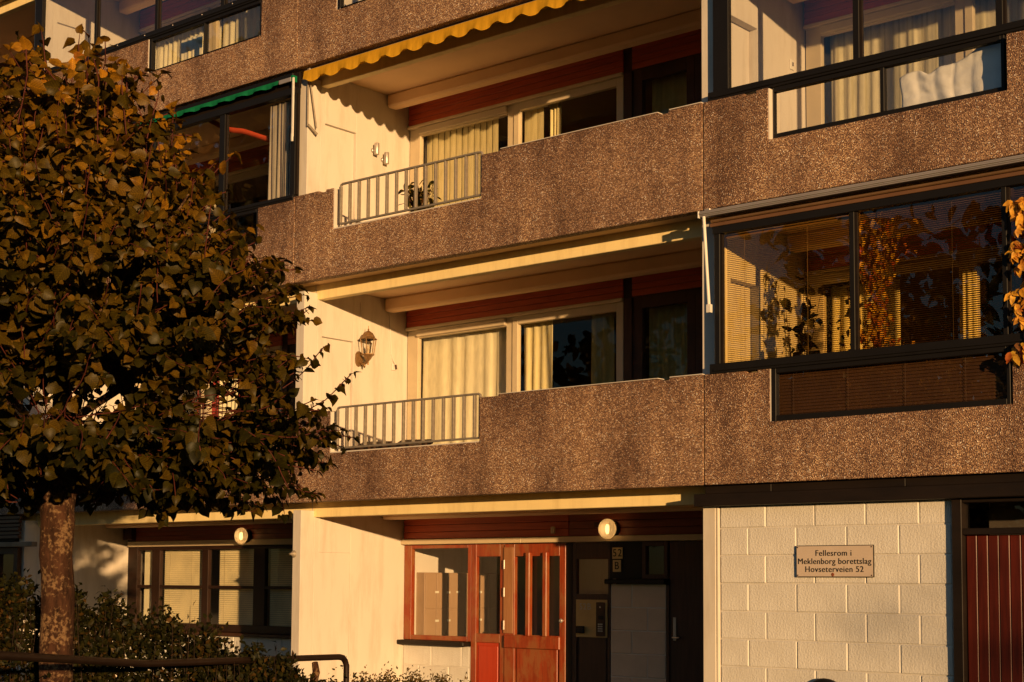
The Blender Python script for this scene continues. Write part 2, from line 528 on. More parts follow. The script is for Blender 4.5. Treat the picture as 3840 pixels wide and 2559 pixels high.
BAYS = {'L2': (XF[0], XF[1]), 'L': (XF[1], XF[2]), 'M': (XF[2], XF[3]), 'R': (XF[3], XF[4])}
NOTCH = {'L2': (-11.25, -8.90), 'L': (-3.05, -0.695), 'M': (0.688, 3.054), 'R': (6.69, 9.035)}
JG = 0.006
for k in (1, 2, 3, 4):
    zb = ZB[k]
    for b, (x0, x1) in BAYS.items():
        # joints sit a little to the right of the cross walls
        a0, a1 = x0 + 0.006 + JG, x1 + 0.006 + (0.018 if b == 'M' else 0)
        if b == 'R': a0 += 0.018
        MB().prism(panel_poly(a0, a1 - JG, zb, NOTCH[b], k * 10 + len(b) + ord(b[0])), 0.0, 0.12).build('balcony_panel', AGG, B, 0.006)
        if b == 'M' and k < 4:
            bx('joint_strip', SEALY, B, a1 - JG + 0.001, a1 - JG + 0.012, 0.010, 0.09, zb + 0.01, zb + 1.06, 0)
        if b in ('M',):
            bx('coping_edge', WHITE, B, NOTCH[b][1] + 0.28, a1 - JG - 0.53, -0.003, 0.11, zb + 1.080, zb + 1.087, 0)
            bx('coping_edge', WHITE, B, a1 - JG - 0.39, a1 - JG - 0.01, -0.003, 0.11, zb + 1.079, zb + 1.087, 0)
        a, bb = NOTCH[b]
        # painted reveals of the opening in the parapet
        bx('reveal', WHITE, B, a - 0.001, a + 0.012, 0.006, 0.125, zb + 0.574, zb + 1.07, 0)
        if b != 'R': bx('reveal', WHITE, B, a + 0.013, bb, 0.008, 0.128, zb + 0.565, zb + 0.585, 0)
    bx('floor_slab', CEIL, B, XF[0], XF[4], 0.121, 6.6, zb + 0.021, zb + 0.27, 0)
    for b, (x0, x1) in BAYS.items():
        bx('front_beam', CREAM, B, x0 + 0.035, x1 + 0.025, 0.35, 0.46, zb - 0.165, zb + 0.022, 0.006)
        MB().box(x0 + 0.075, x1 - 0.075, 1.50, 1.68, zb - 0.154, zb + 0.022).build('rear_beam', CEIL, B, 0.025)
    if k > 1 or True:
        for b, (x0, x1) in BAYS.items():
            bx('parapet_lining', WHITE, B, x0 + 0.08, NOTCH[b][0] - 0.01, 0.1215, 0.14, zb + 0.275, zb + 1.03, 0)
            bx('parapet_lining', WHITE, B, NOTCH[b][1] + 0.01, x1 - 0.08, 0.1215, 0.14, zb + 0.275, zb + 1.03, 0)
bx('roof', DARKBR, B, XF[0], XF[4], -0.1, 6.7, ZB[4] + 1.2, ZB[4] + 1.4)

# cross walls with the shallow recesses seen on their sunny side
def fin(xc, z0, z1, ztop_front, recess_top, deep=0.025, full=True):
    xl, xr = xc - FW, xc + FW - 0.003
    mb = MB()
    mb.box(xl, xr, 0.13, 0.349, z0, ztop_front)
    y0, y1 = 0.43, 0.97
    d = xr - deep
    mb.box(xl, xr, 0.351, y0, z0, z1)
    mb.box(xl, d, y0, y1, z0, z1)
    mb.box(d, xr, y0, y1, recess_top, z1)
    mb.box(xl, xr, y1, 1.96, z0, z1)
    w = mb.build('cross_wall', WHITE, B, 0.004)
    return w
for i, xc in enumerate(XF):
    fin(xc, G, ZB[1] + 0.02, ZB[1] - 0.085, 2.335, 0.008 if i != 1 else 0.02)
    for k in (1, 2, 3):
        fin(xc, ZB[k] + 0.272, ZB[k + 1] + 0.02, ZB[k + 1] - 0.085, ZB[k] + 2.085, 0.10 if i == 3 else 0.045)
    # party walls of the rooms
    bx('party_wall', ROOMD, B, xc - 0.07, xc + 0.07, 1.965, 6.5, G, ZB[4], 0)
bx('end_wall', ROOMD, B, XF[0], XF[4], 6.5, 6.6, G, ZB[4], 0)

def window(parent, x0, x1, z0, z1, y, fw=0.07, depth=0.07, mat=FRAMEC, g=GLASS, mull=(), trans=(), name='window', fl=None, fr=None, ft=None, fb=None):
    fl = fw if fl is None else fl; fr = fw if fr is None else fr; ft = fw if ft is None else ft; fb = fw if fb is None else fb
    mb = MB()
    mb.box(x0, x0 + fl, y, y + depth, z0, z1)
    mb.box(x1 - fr, x1, y, y + depth, z0, z1)
    mb.box(x0 + fl, x1 - fr, y, y + depth, z1 - ft, z1)
    mb.box(x0 + fl, x1 - fr, y, y + depth, z0, z0 + fb)
    xs = [x0 + fl] + [q for m in mull for q in m] + [x1 - fr]
    for a, b in mull:
        mb.box(a, b, y + 0.003, y + depth - 0.003, z0 + fb, z1 - ft)
    zs = [z0 + fb] + [q for m in trans for q in m] + [z1 - ft]
    for a, b in trans:
        for i in range(0, len(xs), 2):
            mb.box(xs[i], xs[i + 1], y + 0.006, y + depth - 0.006, a, b)
    w = mb.build(name, mat, parent, 0.004)
    for i in range(0, len(xs), 2):
        for j in range(0, len(zs), 2):
            bx('pane', g, w, xs[i] - 0.004, xs[i + 1] + 0.004, y + depth * 0.55, y + depth * 0.55 + 0.008, zs[j] - 0.004, zs[j + 1] + 0.004, 0)
    return w

def planks(parent, x0, x1, y, z0, z1, n, mat=REDWOOD, t=0.022):
    h = (z1 - z0) / n
    for i in range(n):
        bx('plank', mat, parent, x0, x1, y - t + (i % 2) * 0.002, y + 0.001, z0 + i * h + 0.0025, z0 + (i + 1) * h - 0.0025, 0.004)

# back walls of the upper storeys
def back_wall(b, k):
    x0, x1 = BAYS[b]
    x0 += FW; x1 -= FW
    zf = ZB[k] + 0.27                  # floor
    zc = ZB[k + 1]                     # reference: underside of the panel above
    y = YB
    bx('back_wall', BROWN, B, x0, x1, y + 0.004, y + 0.10, zc - 0.325, zc + 0.02, 0)
    planks(B, x0 + 0.012, x0 + 3.53, y, zc - 0.32, zc - 0.015, 4)
    planks(B, x0 + 3.66, x1 - 0.01, y, zc - 0.32, zc - 0.015, 4)
    bx('window_head', TRIM, B, x0 + 0.006, x0 + 3.53, y - 0.045, y + 0.05, zc - 0.362, zc - 0.322, 0.006)
    bx('roller_box', FRAMEC, B, x0 + 0.2, x0 + 1.72, y - 0.03, y + 0.045, zc - 0.452, zc - 0.366, 0.008)
    window(B, x0 + 0.012, x0 + 1.815, zf + 0.40, zc - 0.364, y + 0.012, fl=0.185, fr=0.10, ft=0.10, fb=0.07)
    window(B, x0 + 1.825, x0 + 3.52, zf + 0.40, zc - 0.364, y - 0.004, fl=0.085, fr=0.10, ft=0.095, fb=0.07)
    bx('wall_post', BROWN, B, x0 + 3.535, x0 + 3.655, y - 0.02, y + 0.09, zf, zc - 0.326, 0.006)
    window(B, x0 + 3.66, x0 + 4.52, zf + 0.05, zc - 0.326, y, fl=0.13, fr=0.11, ft=0.14, fb=0.5, mat=BROWN, name='balcony_door')
    bx('back_wall', BROWN, B, x0 + 4.525, x1, y, y + 0.08, zf, zc - 0.326, 0)
    bx('back_wall', WHITE, B, x0, x0 + 3.53, y + 0.002, y + 0.09, zf, zf + 0.398, 0)
for k in (1, 2, 3):
    for b in ('L', 'M', 'R'):
        back_wall(b, k)
for k in (1, 2, 3):
    bx('back_wall', BROWN, B, XF[0] + FW, XF[1] - FW, YB, YB + 0.1, ZB[k] + 0.27, ZB[k + 1] + 0.02, 0)
# room walls so that each window opens on a closed dim room
for k in (1, 2, 3):
    for x0, x1 in BAYS.values():
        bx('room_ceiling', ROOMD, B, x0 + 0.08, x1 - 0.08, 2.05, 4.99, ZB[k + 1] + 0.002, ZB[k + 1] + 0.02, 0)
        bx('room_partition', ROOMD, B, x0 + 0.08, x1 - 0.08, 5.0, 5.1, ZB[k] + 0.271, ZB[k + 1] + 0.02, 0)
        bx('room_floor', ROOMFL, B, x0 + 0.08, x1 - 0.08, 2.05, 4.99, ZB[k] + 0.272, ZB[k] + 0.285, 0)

# ---- ground storey, bay with the entrance
x0 = XF[2] + FW
y = YB
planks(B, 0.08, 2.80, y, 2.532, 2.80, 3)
planks(B, 2.81, 5.85, y, 2.532, 2.80, 3, mat=wood('shaded_red_boards', (0.26, 0.06, 0.026), (0.13, 0.026, 0.014), 'X'))  # darker copy of the red boards, shade put into the colour
bx('wall_head', BROWN, B, 0.075, 5.85, y + 0.004, y + 0.09, 2.46, 2.96, 0)
bx('head_trim', TRIM, B, 0.068, 2.10, y - 0.065, y + 0.003, 2.462, 2.528, 0.005)
bx('head_trim', TRIM, B, 2.102, 5.85, y - 0.065, y + 0.003, 2.462, 2.528, 0.005)
window(B, 0.07, 1.238, 1.24, 2.455, y + 0.004, fl=0.13, fr=0.06, ft=0.045, fb=0.06, mat=REDDOOR, name='entrance_window')
MB().box(0.03, 1.215, y - 0.115, y + 0.05, 1.176, 1.236).build('window_sill', DARKBR, B, 0.012)

def block_wall(parent, x0, x1, y, zs, offs, L=0.519, gap=0.006, mat=BLOCKW, depth=0.1, seed=3):
    """courses between the heights in zs; each block an object sharing meshes by size"""
    r = random.Random(seed)
    cache = {}
    for ci in range(len(zs) - 1):
        za, zt = zs[ci], zs[ci + 1]
        x = x0
        cut = [x0]
        q = x0 + offs[ci % 2]
        while q < x1 - 0.03:
            cut.append(q); q += L
        cut.append(x1)
        for a, b in zip(cut[:-1], cut[1:]):
            w, h = b - a - gap, zt - za - gap
            key = (round(w, 2), round(h, 2))
            if key not in cache:
                mb = MB().box(-w / 2, w / 2, 0, depth, -h / 2, h / 2)
                cache[key] = mb.mesh('concrete_block', 0.009)
                cache[key].materials.append(mat)
            o = link('concrete_block', cache[key], parent)
            o.location = ((a + b) / 2, y + r.uniform(-0.004, 0.003), (za + zt) / 2)
            o.rotation_euler = (r.uniform(-0.004, 0.004), 0, r.uniform(-0.003, 0.003))
    MB().box(x0, x1, y + 0.007, y + depth - 0.004, zs[0], zs[-1]).build('mortar', MORTAR, parent)

block_wall(B, 0.07, 1.222, y, [G, 0.395, 0.655, 0.915, 1.175], (0.285, 0.50), seed=5)
bx('block_end', WHITE, B, 1.2225, 1.236, y + 0.004, y + 0.12, G, 1.174, 0)

# entrance door set: sidelight, door leaf, intercom panel
def framed(name, x0, x1, z0, z1, gx0, gx1, gz0, gz1, mat, yy, t=0.06, pan=None, panmat=None):
    mb = MB()
    mb.box(x0, gx0, yy, yy + t, z0, z1)
    mb.box(gx1, x1, yy, yy + t, z0, z1)
    mb.box(gx0, gx1, yy + 0.001, yy + t, gz1, z1)
    mb.box(gx0, gx1, yy + 0.001, yy + t, gz0 - 0.11, gz0)
    mb.box(gx0, gx1, yy + 0.001, yy + t, z0, z0 + 0.12)
    d = mb.build(name, mat, B, 0.004)
    bx('pane', GLASS, d, gx0 - 0.004, gx1 + 0.004, yy + 0.035, yy + 0.043, gz0 - 0.004, gz1 + 0.004, 0)
    mb = MB()
    mb.box(gx0, gx1, yy + 0.02, yy + 0.045, z0 + 0.12, gz0 - 0.11)
    mb.box(gx0 + 0.035, gx1 - 0.035, yy + 0.008, yy + 0.019, z0 + 0.16, gz0 - 0.15)
    p = mb.build('lower_panel', panmat or mat, d, 0.006)
    return d
framed('sidelight', 1.24, 1.79, G, 2.455, 1.326, 1.717, 1.347, 2.30, REDDOOR, y, panmat=REDPANEL)
door = framed('entrance_door', 1.80, 2.752, G + 0.02, 2.45, 1.96, 2.66, 1.347, 2.30, REDDOOR, y - 0.012)
for xb in (2.165, 2.43):
    bx('bar', REDDOOR, door, xb, xb + 0.062, y - 0.055, y + 0.012, 1.337, 2.345, 0.006)
MB().box(1.825, 2.69, y - 0.05, y - 0.013, 1.185, 1.338).build('kick_rail', REDDOOR, door, 0.008)
bx('weathered_stile', wood('weathered_oak', (0.40, 0.19, 0.085), (0.26, 0.11, 0.045), 'Z'), door, 1.792, 1.945, y - 0.022, y - 0.0125, 1.36, 2.41, 0.003)
for zh in (2.20, 1.86, 1.46):
    MB().tube([(1.806, y - 0.028, zh - 0.055), (1.806, y - 0.028, zh + 0.055)], 0.012, 8).build('hinge', ALU, door)
MB().lathe([(0.0, -0.05), (0.022, -0.05), (0.026, -0.035), (0.012, -0.02), (0.012, 0.0)], (2.715, y - 0.012, 1.53), 12, 'Y').build('door_knob', ALU, door)
bx('door_post', DARKBR, B, 2.755, 2.845, y - 0.005, y + 0.07, G, 2.458, 0.004)
ip = framed('intercom_frame', 2.846, 3.398, G, 2.455, 2.905, 3.37, 1.85, 2.26, DARKWOOD, y)
bx('dark_backing', BLACK, B, 3.40, 4.29, y + 0.12, y + 0.16, G, 2.9, 0)  # added black board, stands in for the shade behind the stair window
bx('number_board', BLACK, B, 3.40, 3.85, y + 0.002, y + 0.07, 2.03, 2.455, 0)
window(B, 3.852, 4.205, 2.03, 2.455, y + 0.003, fw=0.05, mat=DARKWOOD, name='stair_window')
MB().box(3.38, 4.215, y - 0.09, y + 0.06, 1.97, 2.025).build('window_sill', BLACK, B, 0.008)
GREYBLK = M('unpainted_grey_block', (0.68, 0.53, 0.40), rough=0.85, var=0.08, bump=0.5, bscale=70, bdist=0.006)
block_wall(B, 3.41, 4.185, y, [G, 0.375, 0.64, 0.905, 1.17, 1.435, 1.70, 1.965], (0.30, 0.52), seed=8, mat=GREYBLK)
bx('door_post', DARKWOOD, B, 4.19, 4.235, y - 0.01, y + 0.07, G, 1.965, 0.004)
sd = bx('store_door', DARKWOOD, B, 4.24, 5.20, y, y + 0.06, G, 2.455, 0.004)
bx('handle_plate', ALU, sd, 4.285, 4.325, y - 0.008, y + 0.001, 1.34, 1.60, 0.003)
MB().tube([(4.305, y - 0.008, 1.375), (4.305, y - 0.05, 1.375), (4.40, y - 0.055, 1.375)], 0.009, 8).build('handle', ALU, sd)
bx('back_wall', DARKWOOD, B, 5.205, 5.855, y + 0.002, y + 0.06, G, 2.455, 0)

# vestibule behind the glass
bx('vestibule_wall', WHITE, B, 0.07, 4.3, 4.4, 4.5, G, 2.9, 0)
bx('vestibule_wall', WHITE, B, 4.3, 4.4, y + 0.1, 4.4, G, 2.9, 0)
bx('vestibule_wall', WHITE, B, 0.066, 0.076, 1.97, 4.39, G, 2.94, 0)
bx('vestibule_floor', ROOMFL, B, 0.08, 4.29, 2.03, 4.39, G + 0.004, G + 0.02, 0)

# ---- ground storey, left bay
y = YB
xa, xb = XF[1] + FW, XF[2] - FW
bx('wall_head', BROWN, B, xa, xb, y + 0.004, y + 0.09, 2.49, 2.96, 0)
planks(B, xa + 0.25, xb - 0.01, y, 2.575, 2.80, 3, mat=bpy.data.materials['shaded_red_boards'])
MB().box(xa + 0.03, xa + 0.24, y - 0.10, y, 2.60, 2.78).build('beam_end', BROWN, B, 0.004)
bx('head_trim', TRIM, B, xa + 0.06, xb, y - 0.04, y + 0.003, 2.492, 2.572, 0.005)
DEEPBR = M('deep_brown_stain', (0.028, 0.011, 0.006), rough=0.5, var=0.2)
window(B, xa + 0.05, xb - 0.02, 1.24, 2.488, y, fl=0.22, fr=0.12, ft=0.05, fb=0.11, mat=DEEPBR,
       mull=((-5.27, -5.075), (-4.07, -3.925), (-2.915, -2.67), (-1.66, -1.52)), trans=((1.865, 1.91),), name='shop_window')
MB().box(xa + 0.03, xb, y - 0.06, y + 0.04, 1.185, 1.236).build('window_sill', BROWN, B, 0.008)
block_wall(B, xa, xb, y + 0.01, [G, 0.395, 0.655, 0.915, 1.18], (0.285, 0.50), seed=9)
bx('room_partition', ROOMD, B, xa, xb, 3.2, 3.3, G, 2.95, 0)
# ---- ground storey, far left bay: boarded front with a dark window
for i in range(6):
    bx('plank', wood('far_left_boards', (0.12, 0.05, 0.025), (0.06, 0.025, 0.014), 'X') if i == 0 else bpy.data.materials['far_left_boards'], B,
       XF[0], -5.905, 0.02 + (i % 2) * 0.02, 0.075, 2.58 + i * 0.057, 2.58 + i * 0.057 + 0.046, 0.004)
bx('front_wall', DARKBR, B, XF[0], -6.06, 0.08, 0.125, 2.54, 2.925, 0)
bx('sill_bar', M('weathered_timber_bar', (0.34, 0.24, 0.15), rough=0.7, var=0.2), B, XF[0], -5.46, -0.04, 0.06, 2.455, 2.525, 0.006)
window(B, XF[0], -5.92, 0.9, 2.45, 0.03, fw=0.10, mat=BROWN, mull=((-8.0, -7.9), (-6.45, -6.4)), name='shop_window')
bx('front_wall', BLOCKW, B, XF[0], -6.06, 0.04, 0.14, G, 0.898, 0)
# ---- ground storey, right bay: painted block wall, fascia, plank door
ZS = [G, 0.398, 0.662, 0.927, 1.192, 1.452, 1.716, 1.983, 2.249, 2.513, 2.722]
block_wall(B, 6.043, 8.41, 0.15, ZS[:], (0.313, 0.505), seed=4)
MB().box(5.999, 6.036, 0.135, 0.24, G, 2.722).build('corner_trim', WHITE, B, 0.012)
bx('block_end', WHITE, B, 8.4105, 8.424, 0.158, 0.24, G, 2.72, 0)
bx('fascia_board', DARKBR, B, 5.815, 11.9, 0.03, 0.345, 2.726, 2.845, 0.006)
for xs_ in (5.92, 6.66, 8.02, 9.3, 10.6):
    bx('fascia_board', DARKBR, B, xs_, min(xs_ + (0.735 if xs_ < 6 else 1.355 if xs_ < 7 else 1.275), 11.9), 0.075, 0.12, 2.847, 2.926, 0.004)
bx('door_frame', DARKBR, B, 8.43, 8.52, 0.10, 0.24, G, 2.722, 0.005)
bx('door_frame', DARKBR, B, 8.5205, 10.0, 0.12, 0.22, 2.412, 2.468, 0.005)
bx('door_frame', DARKBR, B, 8.5205, 10.0, 0.12, 0.22, 2.69, 2.722, 0.005)
bx('pane', GLASS, B, 8.5205, 10.0, 0.19, 0.198, 2.469, 2.689, 0)
pd = bx('plank_door', DARKWOOD, B, 8.524, 9.6, 0.205, 0.24, G, 2.41, 0)
for i in range(11):
    xx = 8.526 + i * 0.097
    bx('plank', DOORPLANK, pd, xx + 0.002, xx + 0.094, 0.178 + (i % 3) * 0.0015, 0.204, G + 0.03, 2.408, 0.005)
bx('room_partition', ROOMD, B, 8.43, 11.8, 0.9, 1.0, G, 2.9, 0)

# ------------------------------------------------------------------ balcony railings
def railing(b, k, label):
    x0, x1 = NOTCH[b]
    zb = ZB[k]
    z0, z1 = zb + 0.625, zb + 1.11
    x0 += 0.092; x1 -= 0.012
    yy = 0.03
    t = thing('balcony_railing', label, 'railing', ((x0 + x1) / 2, yy, z0), 'galvanised railings in the balcony openings')
    r = 0.016
    pts = [(x0, z0), (x1, z0), (x1, z1), (x0, z1)]
    mb = MB()
    mb.box(x0, x1, yy - 0.009, yy + 0.022, z0 - 0.011, z0 + 0.011)
    mb.box(x0 + 0.03, x1 - 0.03, yy - 0.009, yy + 0.022, z1 - 0.011, z1 + 0.011)
    for xx, s in ((x0, 1), (x1, -1)):
        mb.box(xx - 0.018, xx + 0.018, yy - 0.010, yy + 0.023, z0 + 0.012, z1 - 0.03)
        mb.tube([(xx, yy + 0.006, z1 - 0.035), (xx + s * 0.008, yy + 0.006, z1 - 0.012), (xx + s * 0.035, yy + 0.006, z1)], 0.016, 8)
    mb.build('rail_frame', STEEL, t, 0.003)
    n = 14
    me = MB().box(-0.012, 0.012, -0.008, 0.032, z0 + 0.0115, z1 - 0.0115).mesh('bar', 0.002)
    me.materials.append(STEEL)
    for i in range(1, n + 1):
        o = link('bar', me, t)
        o.location = (x0 + (x1 - x0) * i / (n + 0.6), yy, 0)
    return t
railing('M', 2, 'railing in the parapet opening of the middle balcony under the yellow awning')
railing('M', 1, 'railing in the parapet opening of the balcony with the wall lantern')
railing('L', 1, 'railing of the balcony behind the linden tree, beside the red curtains')

# ------------------------------------------------------------------ balcony glazing
def glazing(label, posts, zg0, zg1, zf0, zf1, low=None, lowmull=(), end_left=None, lowmat=GLASSB, upmat=GLASSB, bolts=False):
    """posts: list of (x0, x1) uprights in order; panes between them"""
    t = thing('balcony_glazing', label, 'glazed screen', ((posts[0][0] + posts[-1][1]) / 2, 0.04, zf0), 'black framed balcony glazing')
    y0, y1 = 0.012, 0.075
    xa, xb = posts[0][0], posts[-1][1]
    bx('sill_rail', BLACK, t, xa - 0.05, xb, y0 - 0.02, y1 + 0.02, zf0, zg0, 0.004)
    bx('sill_lip', BLACK, t, xa, xb, y0 - 0.032, y0 - 0.021, zf0 + 0.025, zf0 + 0.045, 0.003)
    bx('head_rail', BLACK, t, xa - 0.02, xb, y0 - 0.01, y1 + 0.02, zg1, zf1, 0.004)
    bx('head_filler', DARKBR, t, xa - 0.02, xb, 0.06, 0.10, zf1 + 0.001, zf1 + 0.20, 0)  # added filler, stops stray sun above the head rail
    for a, b in posts:
        bx('post', BLACK, t, a, b, y0, y1, zg0 + 0.0005, zg1 - 0.0005, 0.003)
        if b - a < 0.12:
            bx('sliding_stile', DARKBR, t, b + 0.001, b + 0.022, y0 + 0.018, y1 - 0.008, zg0 + 0.001, zg1 - 0.001, 0)
    for (a, b), (c, d) in zip(posts[:-1], posts[1:]):
        bx('pane', upmat, t, b - 0.004, c + 0.004, 0.045, 0.053, zg0 - 0.004, zg1 + 0.004, 0)
    if low:
        lx0, lx1, lz0, lz1 = low
        f = 0.062
        mb = MB()
        mb.box(lx0 + 0.004, lx0 + f, y0 - 0.004, y1, lz0, lz1)
        mb.box(lx1 - f * 0.6, lx1 - 0.004, y0 - 0.004, y1, lz0, lz1)
        mb.box(lx0 + f, lx1 - f * 0.6, y0 - 0.004, y1, lz0, lz0 + 0.055)
        mb.box(lx0 + f, lx1 - f * 0.6, y0 - 0.004, y1, lz1 - 0.045, lz1)
        xs = [lx0 + f] + [q for m in lowmull for q in m] + [lx1 - f * 0.6]
        for a, b in lowmull:
            mb.box(a, b, y0, y1 - 0.004, lz0 + 0.055, lz1 - 0.045)
        lf = mb.build('lower_frame', BLACK, t, 0.004)
        for i in range(0, len(xs), 2):
            bx('pane', lowmat, lf, xs[i] - 0.003, xs[i + 1] + 0.003, 0.045, 0.053, lz0 + 0.05, lz1 - 0.04, 0)
    # little bolts on the sill rail
    mb = MB()
    x = xa + 0.25
    while x < xb and bolts:
        mb.lathe([(0.009, 0), (0.009, -0.006), (0.0, -0.008)], (x, y0 - 0.0205, zg0 - 0.03), 8, 'Y')
        x += 0.62
    if bolts: mb.build('bolt', ALU, t)
    return t
GZ = glazing('glazed screen above the pebbled parapet at the upper right, white quilt behind it', [(6.068, 6.245), (7.592, 7.655), (8.957, 9.02), (10.35, 10.41), (11.7, 11.82)],
        6.79, 8.07, 6.70, 8.13, (6.69, 9.035, 6.19, 6.70), ((7.859, 7.899),))
GZ.location += Vector((-0.04, 0.06, 0.02))
glazing('glazed screen at the right with slatted blinds and autumn creeper behind it', [(6.079, 6.135), (7.525, 7.575), (8.96, 9.003), (10.38, 10.43), (11.75, 11.82)],
        4.098, 5.372, 4.0, 5.444, (6.69, 9.02, 3.50, 4.0), upmat=GLASST)
glazing('glazed screen under the green awning, partly behind the linden tree', [(-5.87, -5.80), (-4.34, -4.27), (-2.93, -2.86), (-1.494, -1.386), (-0.115, -0.028)],
        6.74, 8.015, 6.668, 8.10, (-3.05, -0.695, 6.17, 6.668), ((-1.9, -1.86),))
glazing('glazed screen at the top left, above the crown of the linden tree', [(-5.85, -5.67), (-4.34, -4.285), (-2.93, -2.866), (-1.528, -1.454), (-0.12, -0.05)],
        9.478, 10.76, 9.38, 10.84, (-3.035, -0.695, 8.868, 9.38), ((-1.87, -1.845),), bolts=True)
glazing('glazed screen of the top middle balcony, only its lower corner in view', [(0.07, 0.14), (1.55, 1.6), (3.0, 3.06), (4.4, 4.46), (5.75, 5.82)],
        9.478, 10.76, 9.38, 10.84, (0.688, 3.05, 8.868, 9.38), ((1.87, 1.9),))

# ------------------------------------------------------------------ awnings
YELLOW = cloth('yellow_awning_cloth', (0.72, 0.40, 0.03), 0.25)
GREEN = cloth('green_awning_cloth', (0.012, 0.20, 0.085), 0.2)
def valance(x0, x1, y, zt, zb, n, amp, seed, wav=0.012):
    """hanging strip with a scalloped hem, some folds and a thickness"""
    r = random.Random(seed)
    nx = n * 10
    v = []; f = []
    rows = 5
    for i in range(nx + 1):
        x = x0 + (x1 - x0) * i / nx
        s = 0.5 - 0.5 * math.cos(2 * math.pi * i / 10)
        hem = zb + amp * (1 - s) if amp > 0 else zb
        for j in range(rows):
            q = j / (rows - 1)
            z = zt + (hem - zt) * q
            yy = y + wav * q * math.sin(i * 0.63 + seed) + 0.006 * q * math.sin(i * 1.9) - 0.02 * q
            v.append((x, yy, z))
    for i in range(nx):
        for j in range(rows - 1):
            f.append((i * rows + j, i * rows + j + 1, (i + 1) * rows + j + 1, (i + 1) * rows + j))
    n0 = len(v)
    v += [(a, b + 0.003, c) for a, b, c in v]
    f += [tuple(q + n0 for q in reversed(p)) for p in f]
    return MB().add(v, f, True)
t = thing('yellow_awning', 'rolled in yellow awning with a scalloped edge above the middle balcony', 'awning', (3.0, 0.1, 8.2))
valance(0.045, 0.045 + 0.3505 * 16, 0.075, 8.295, 8.125, 16, 0.062, 3).build('valance', YELLOW, t)
MB().tube([(0.05, 0.11, 8.285), (5.75, 0.11, 8.285)], 0.03, 10).build('front_bar', ALU, t)
MB().tube([(0.1, 0.20, 8.28), (5.75, 0.20, 8.28)], 0.045, 12).build('roller', YELLOW, t)
bx('bracket', ALU, t, 0.10, 0.145, 0.08, 0.25, 8.235, 8.325)
mb = MB().box(0.07, 0.088, 0.105, 0.125, 7.60, 8.22)
mb.tube([(0.105, 0.12, 8.2), (0.112, 0.235, 7.60)], 0.011, 8)
mb.tube([(0.09, 0.115, 7.62), (0.115, 0.245, 7.52)], 0.018, 8)
mb.build('drop_arm', STEEL, t, 0.003)
t = thing('green_awning', 'rolled in green awning above the left balcony glazing', 'awning', (-3.0, 0.02, 8.2))
valance(-5.7, -0.33, 0.0, 8.236, 8.160, 15, 0.014, 5, 0.016).build('valance', GREEN, t)
MB().box(-5.75, -0.10, 0.022, 0.10, 8.20, 8.30).build('cassette', BLACK, t, 0.01)
bx('front_bar', ALU, t, -0.325, -0.10, -0.012, 0.015, 8.178, 8.232)
bx('end_cap', GREEN, t, -0.095, -0.06, -0.015, 0.06, 8.17, 8.25)
mb = MB().box(-0.056, -0.026, -0.03, -0.012, 7.46, 8.21)
mb.box(-0.05, -0.02, -0.04, -0.022, 7.40, 7.50)
mb.build('drop_arm', WHITEMET, t, 0.003)
t = thing('silver_awning', 'closed awning with a ribbed silver front bar above the right glazing', 'awning', (9.0, 0.0, 5.57))
mb = MB()
mb.box(5.945, 11.8, -0.055, 0.02, 5.590, 5.606); mb.box(5.945, 11.8, -0.062, 0.02, 5.574, 5.589)
mb.box(5.945, 11.8, -0.055, 0.02, 5.560, 5.573); mb.box(5.945, 11.8, -0.05, 0.02, 5.547, 5.559)
mb.build('front_bar', ALU, t, 0.003)
bx('end_cap', WHITEMET, t, 5.928, 5.944, -0.06, 0.03, 5.54, 5.61)
MB().tube([(6.0, 0.055, 5.565), (11.8, 0.055, 5.565)], 0.032, 12).build('roller', YELLOW, t)
MB().tube([(6.05, 0.0, 5.50), (11.8, 0.0, 5.50)], 0.016, 10).build('torsion_bar', M('brown_torsion_bar', (0.30, 0.17, 0.08), rough=0.35, metal=0.5), t)
bx('wall_rail', M('brown_wall_rail', (0.16, 0.08, 0.04), rough=0.5), t, 6.03, 11.8, 0.0, 0.07, 5.447, 5.482)
mb = MB().tube([(5.992, -0.045, 5.55), (6.043, -0.035, 4.66)], 0.017, 8)
mb.box(6.02, 6.065, -0.05, -0.01, 4.60, 4.68)
mb.build('drop_arm', WHITEMET, t)
bx('bracket', ALU, t, 5.99, 6.06, -0.04, 0.05, 5.607, 5.627, 0.006)

# ------------------------------------------------------------------ lamps
OPAL, nt, out = newmat('opal_glass')
tr = N(nt, 'ShaderNodeBsdfTranslucent'); tr.inputs[0].default_value = (0.95, 0.82, 0.62, 1)
df = N(nt, 'ShaderNodeBsdfDiffuse'); df.inputs[0].default_value = (0.82, 0.70, 0.52, 1)
tp = N(nt, 'ShaderNodeBsdfTransparent'); tp.inputs[0].default_value = (1, 0.86, 0.66, 1)
gl = N(nt, 'ShaderNodeBsdfGlossy', Roughness=0.12)
m1 = N(nt, 'ShaderNodeMixShader'); m1.inputs[0].default_value = 0.5
m2 = N(nt, 'ShaderNodeMixShader'); m2.inputs[0].default_value = 0.22
m3 = N(nt, 'ShaderNodeMixShader'); m3.inputs[0].default_value = 0.05
nt.links.new(df.outputs[0], m1.inputs[1]); nt.links.new(tr.outputs[0], m1.inputs[2])
nt.links.new(m1.outputs[0], m2.inputs[1]); nt.links.new(tp.outputs[0], m2.inputs[2])
nt.links.new(m2.outputs[0], m3.inputs[1]); nt.links.new(gl.outputs[0], m3.inputs[2])
nt.links.new(m3.outputs[0], out.inputs[0])
BULB, nt, out = newmat('lit_bulb')
em = N(nt, 'ShaderNodeEmission', Strength=9.0); em.inputs[0].default_value = (1, 0.62, 0.25, 1)
nt.links.new(em.outputs[0], out.inputs[0])
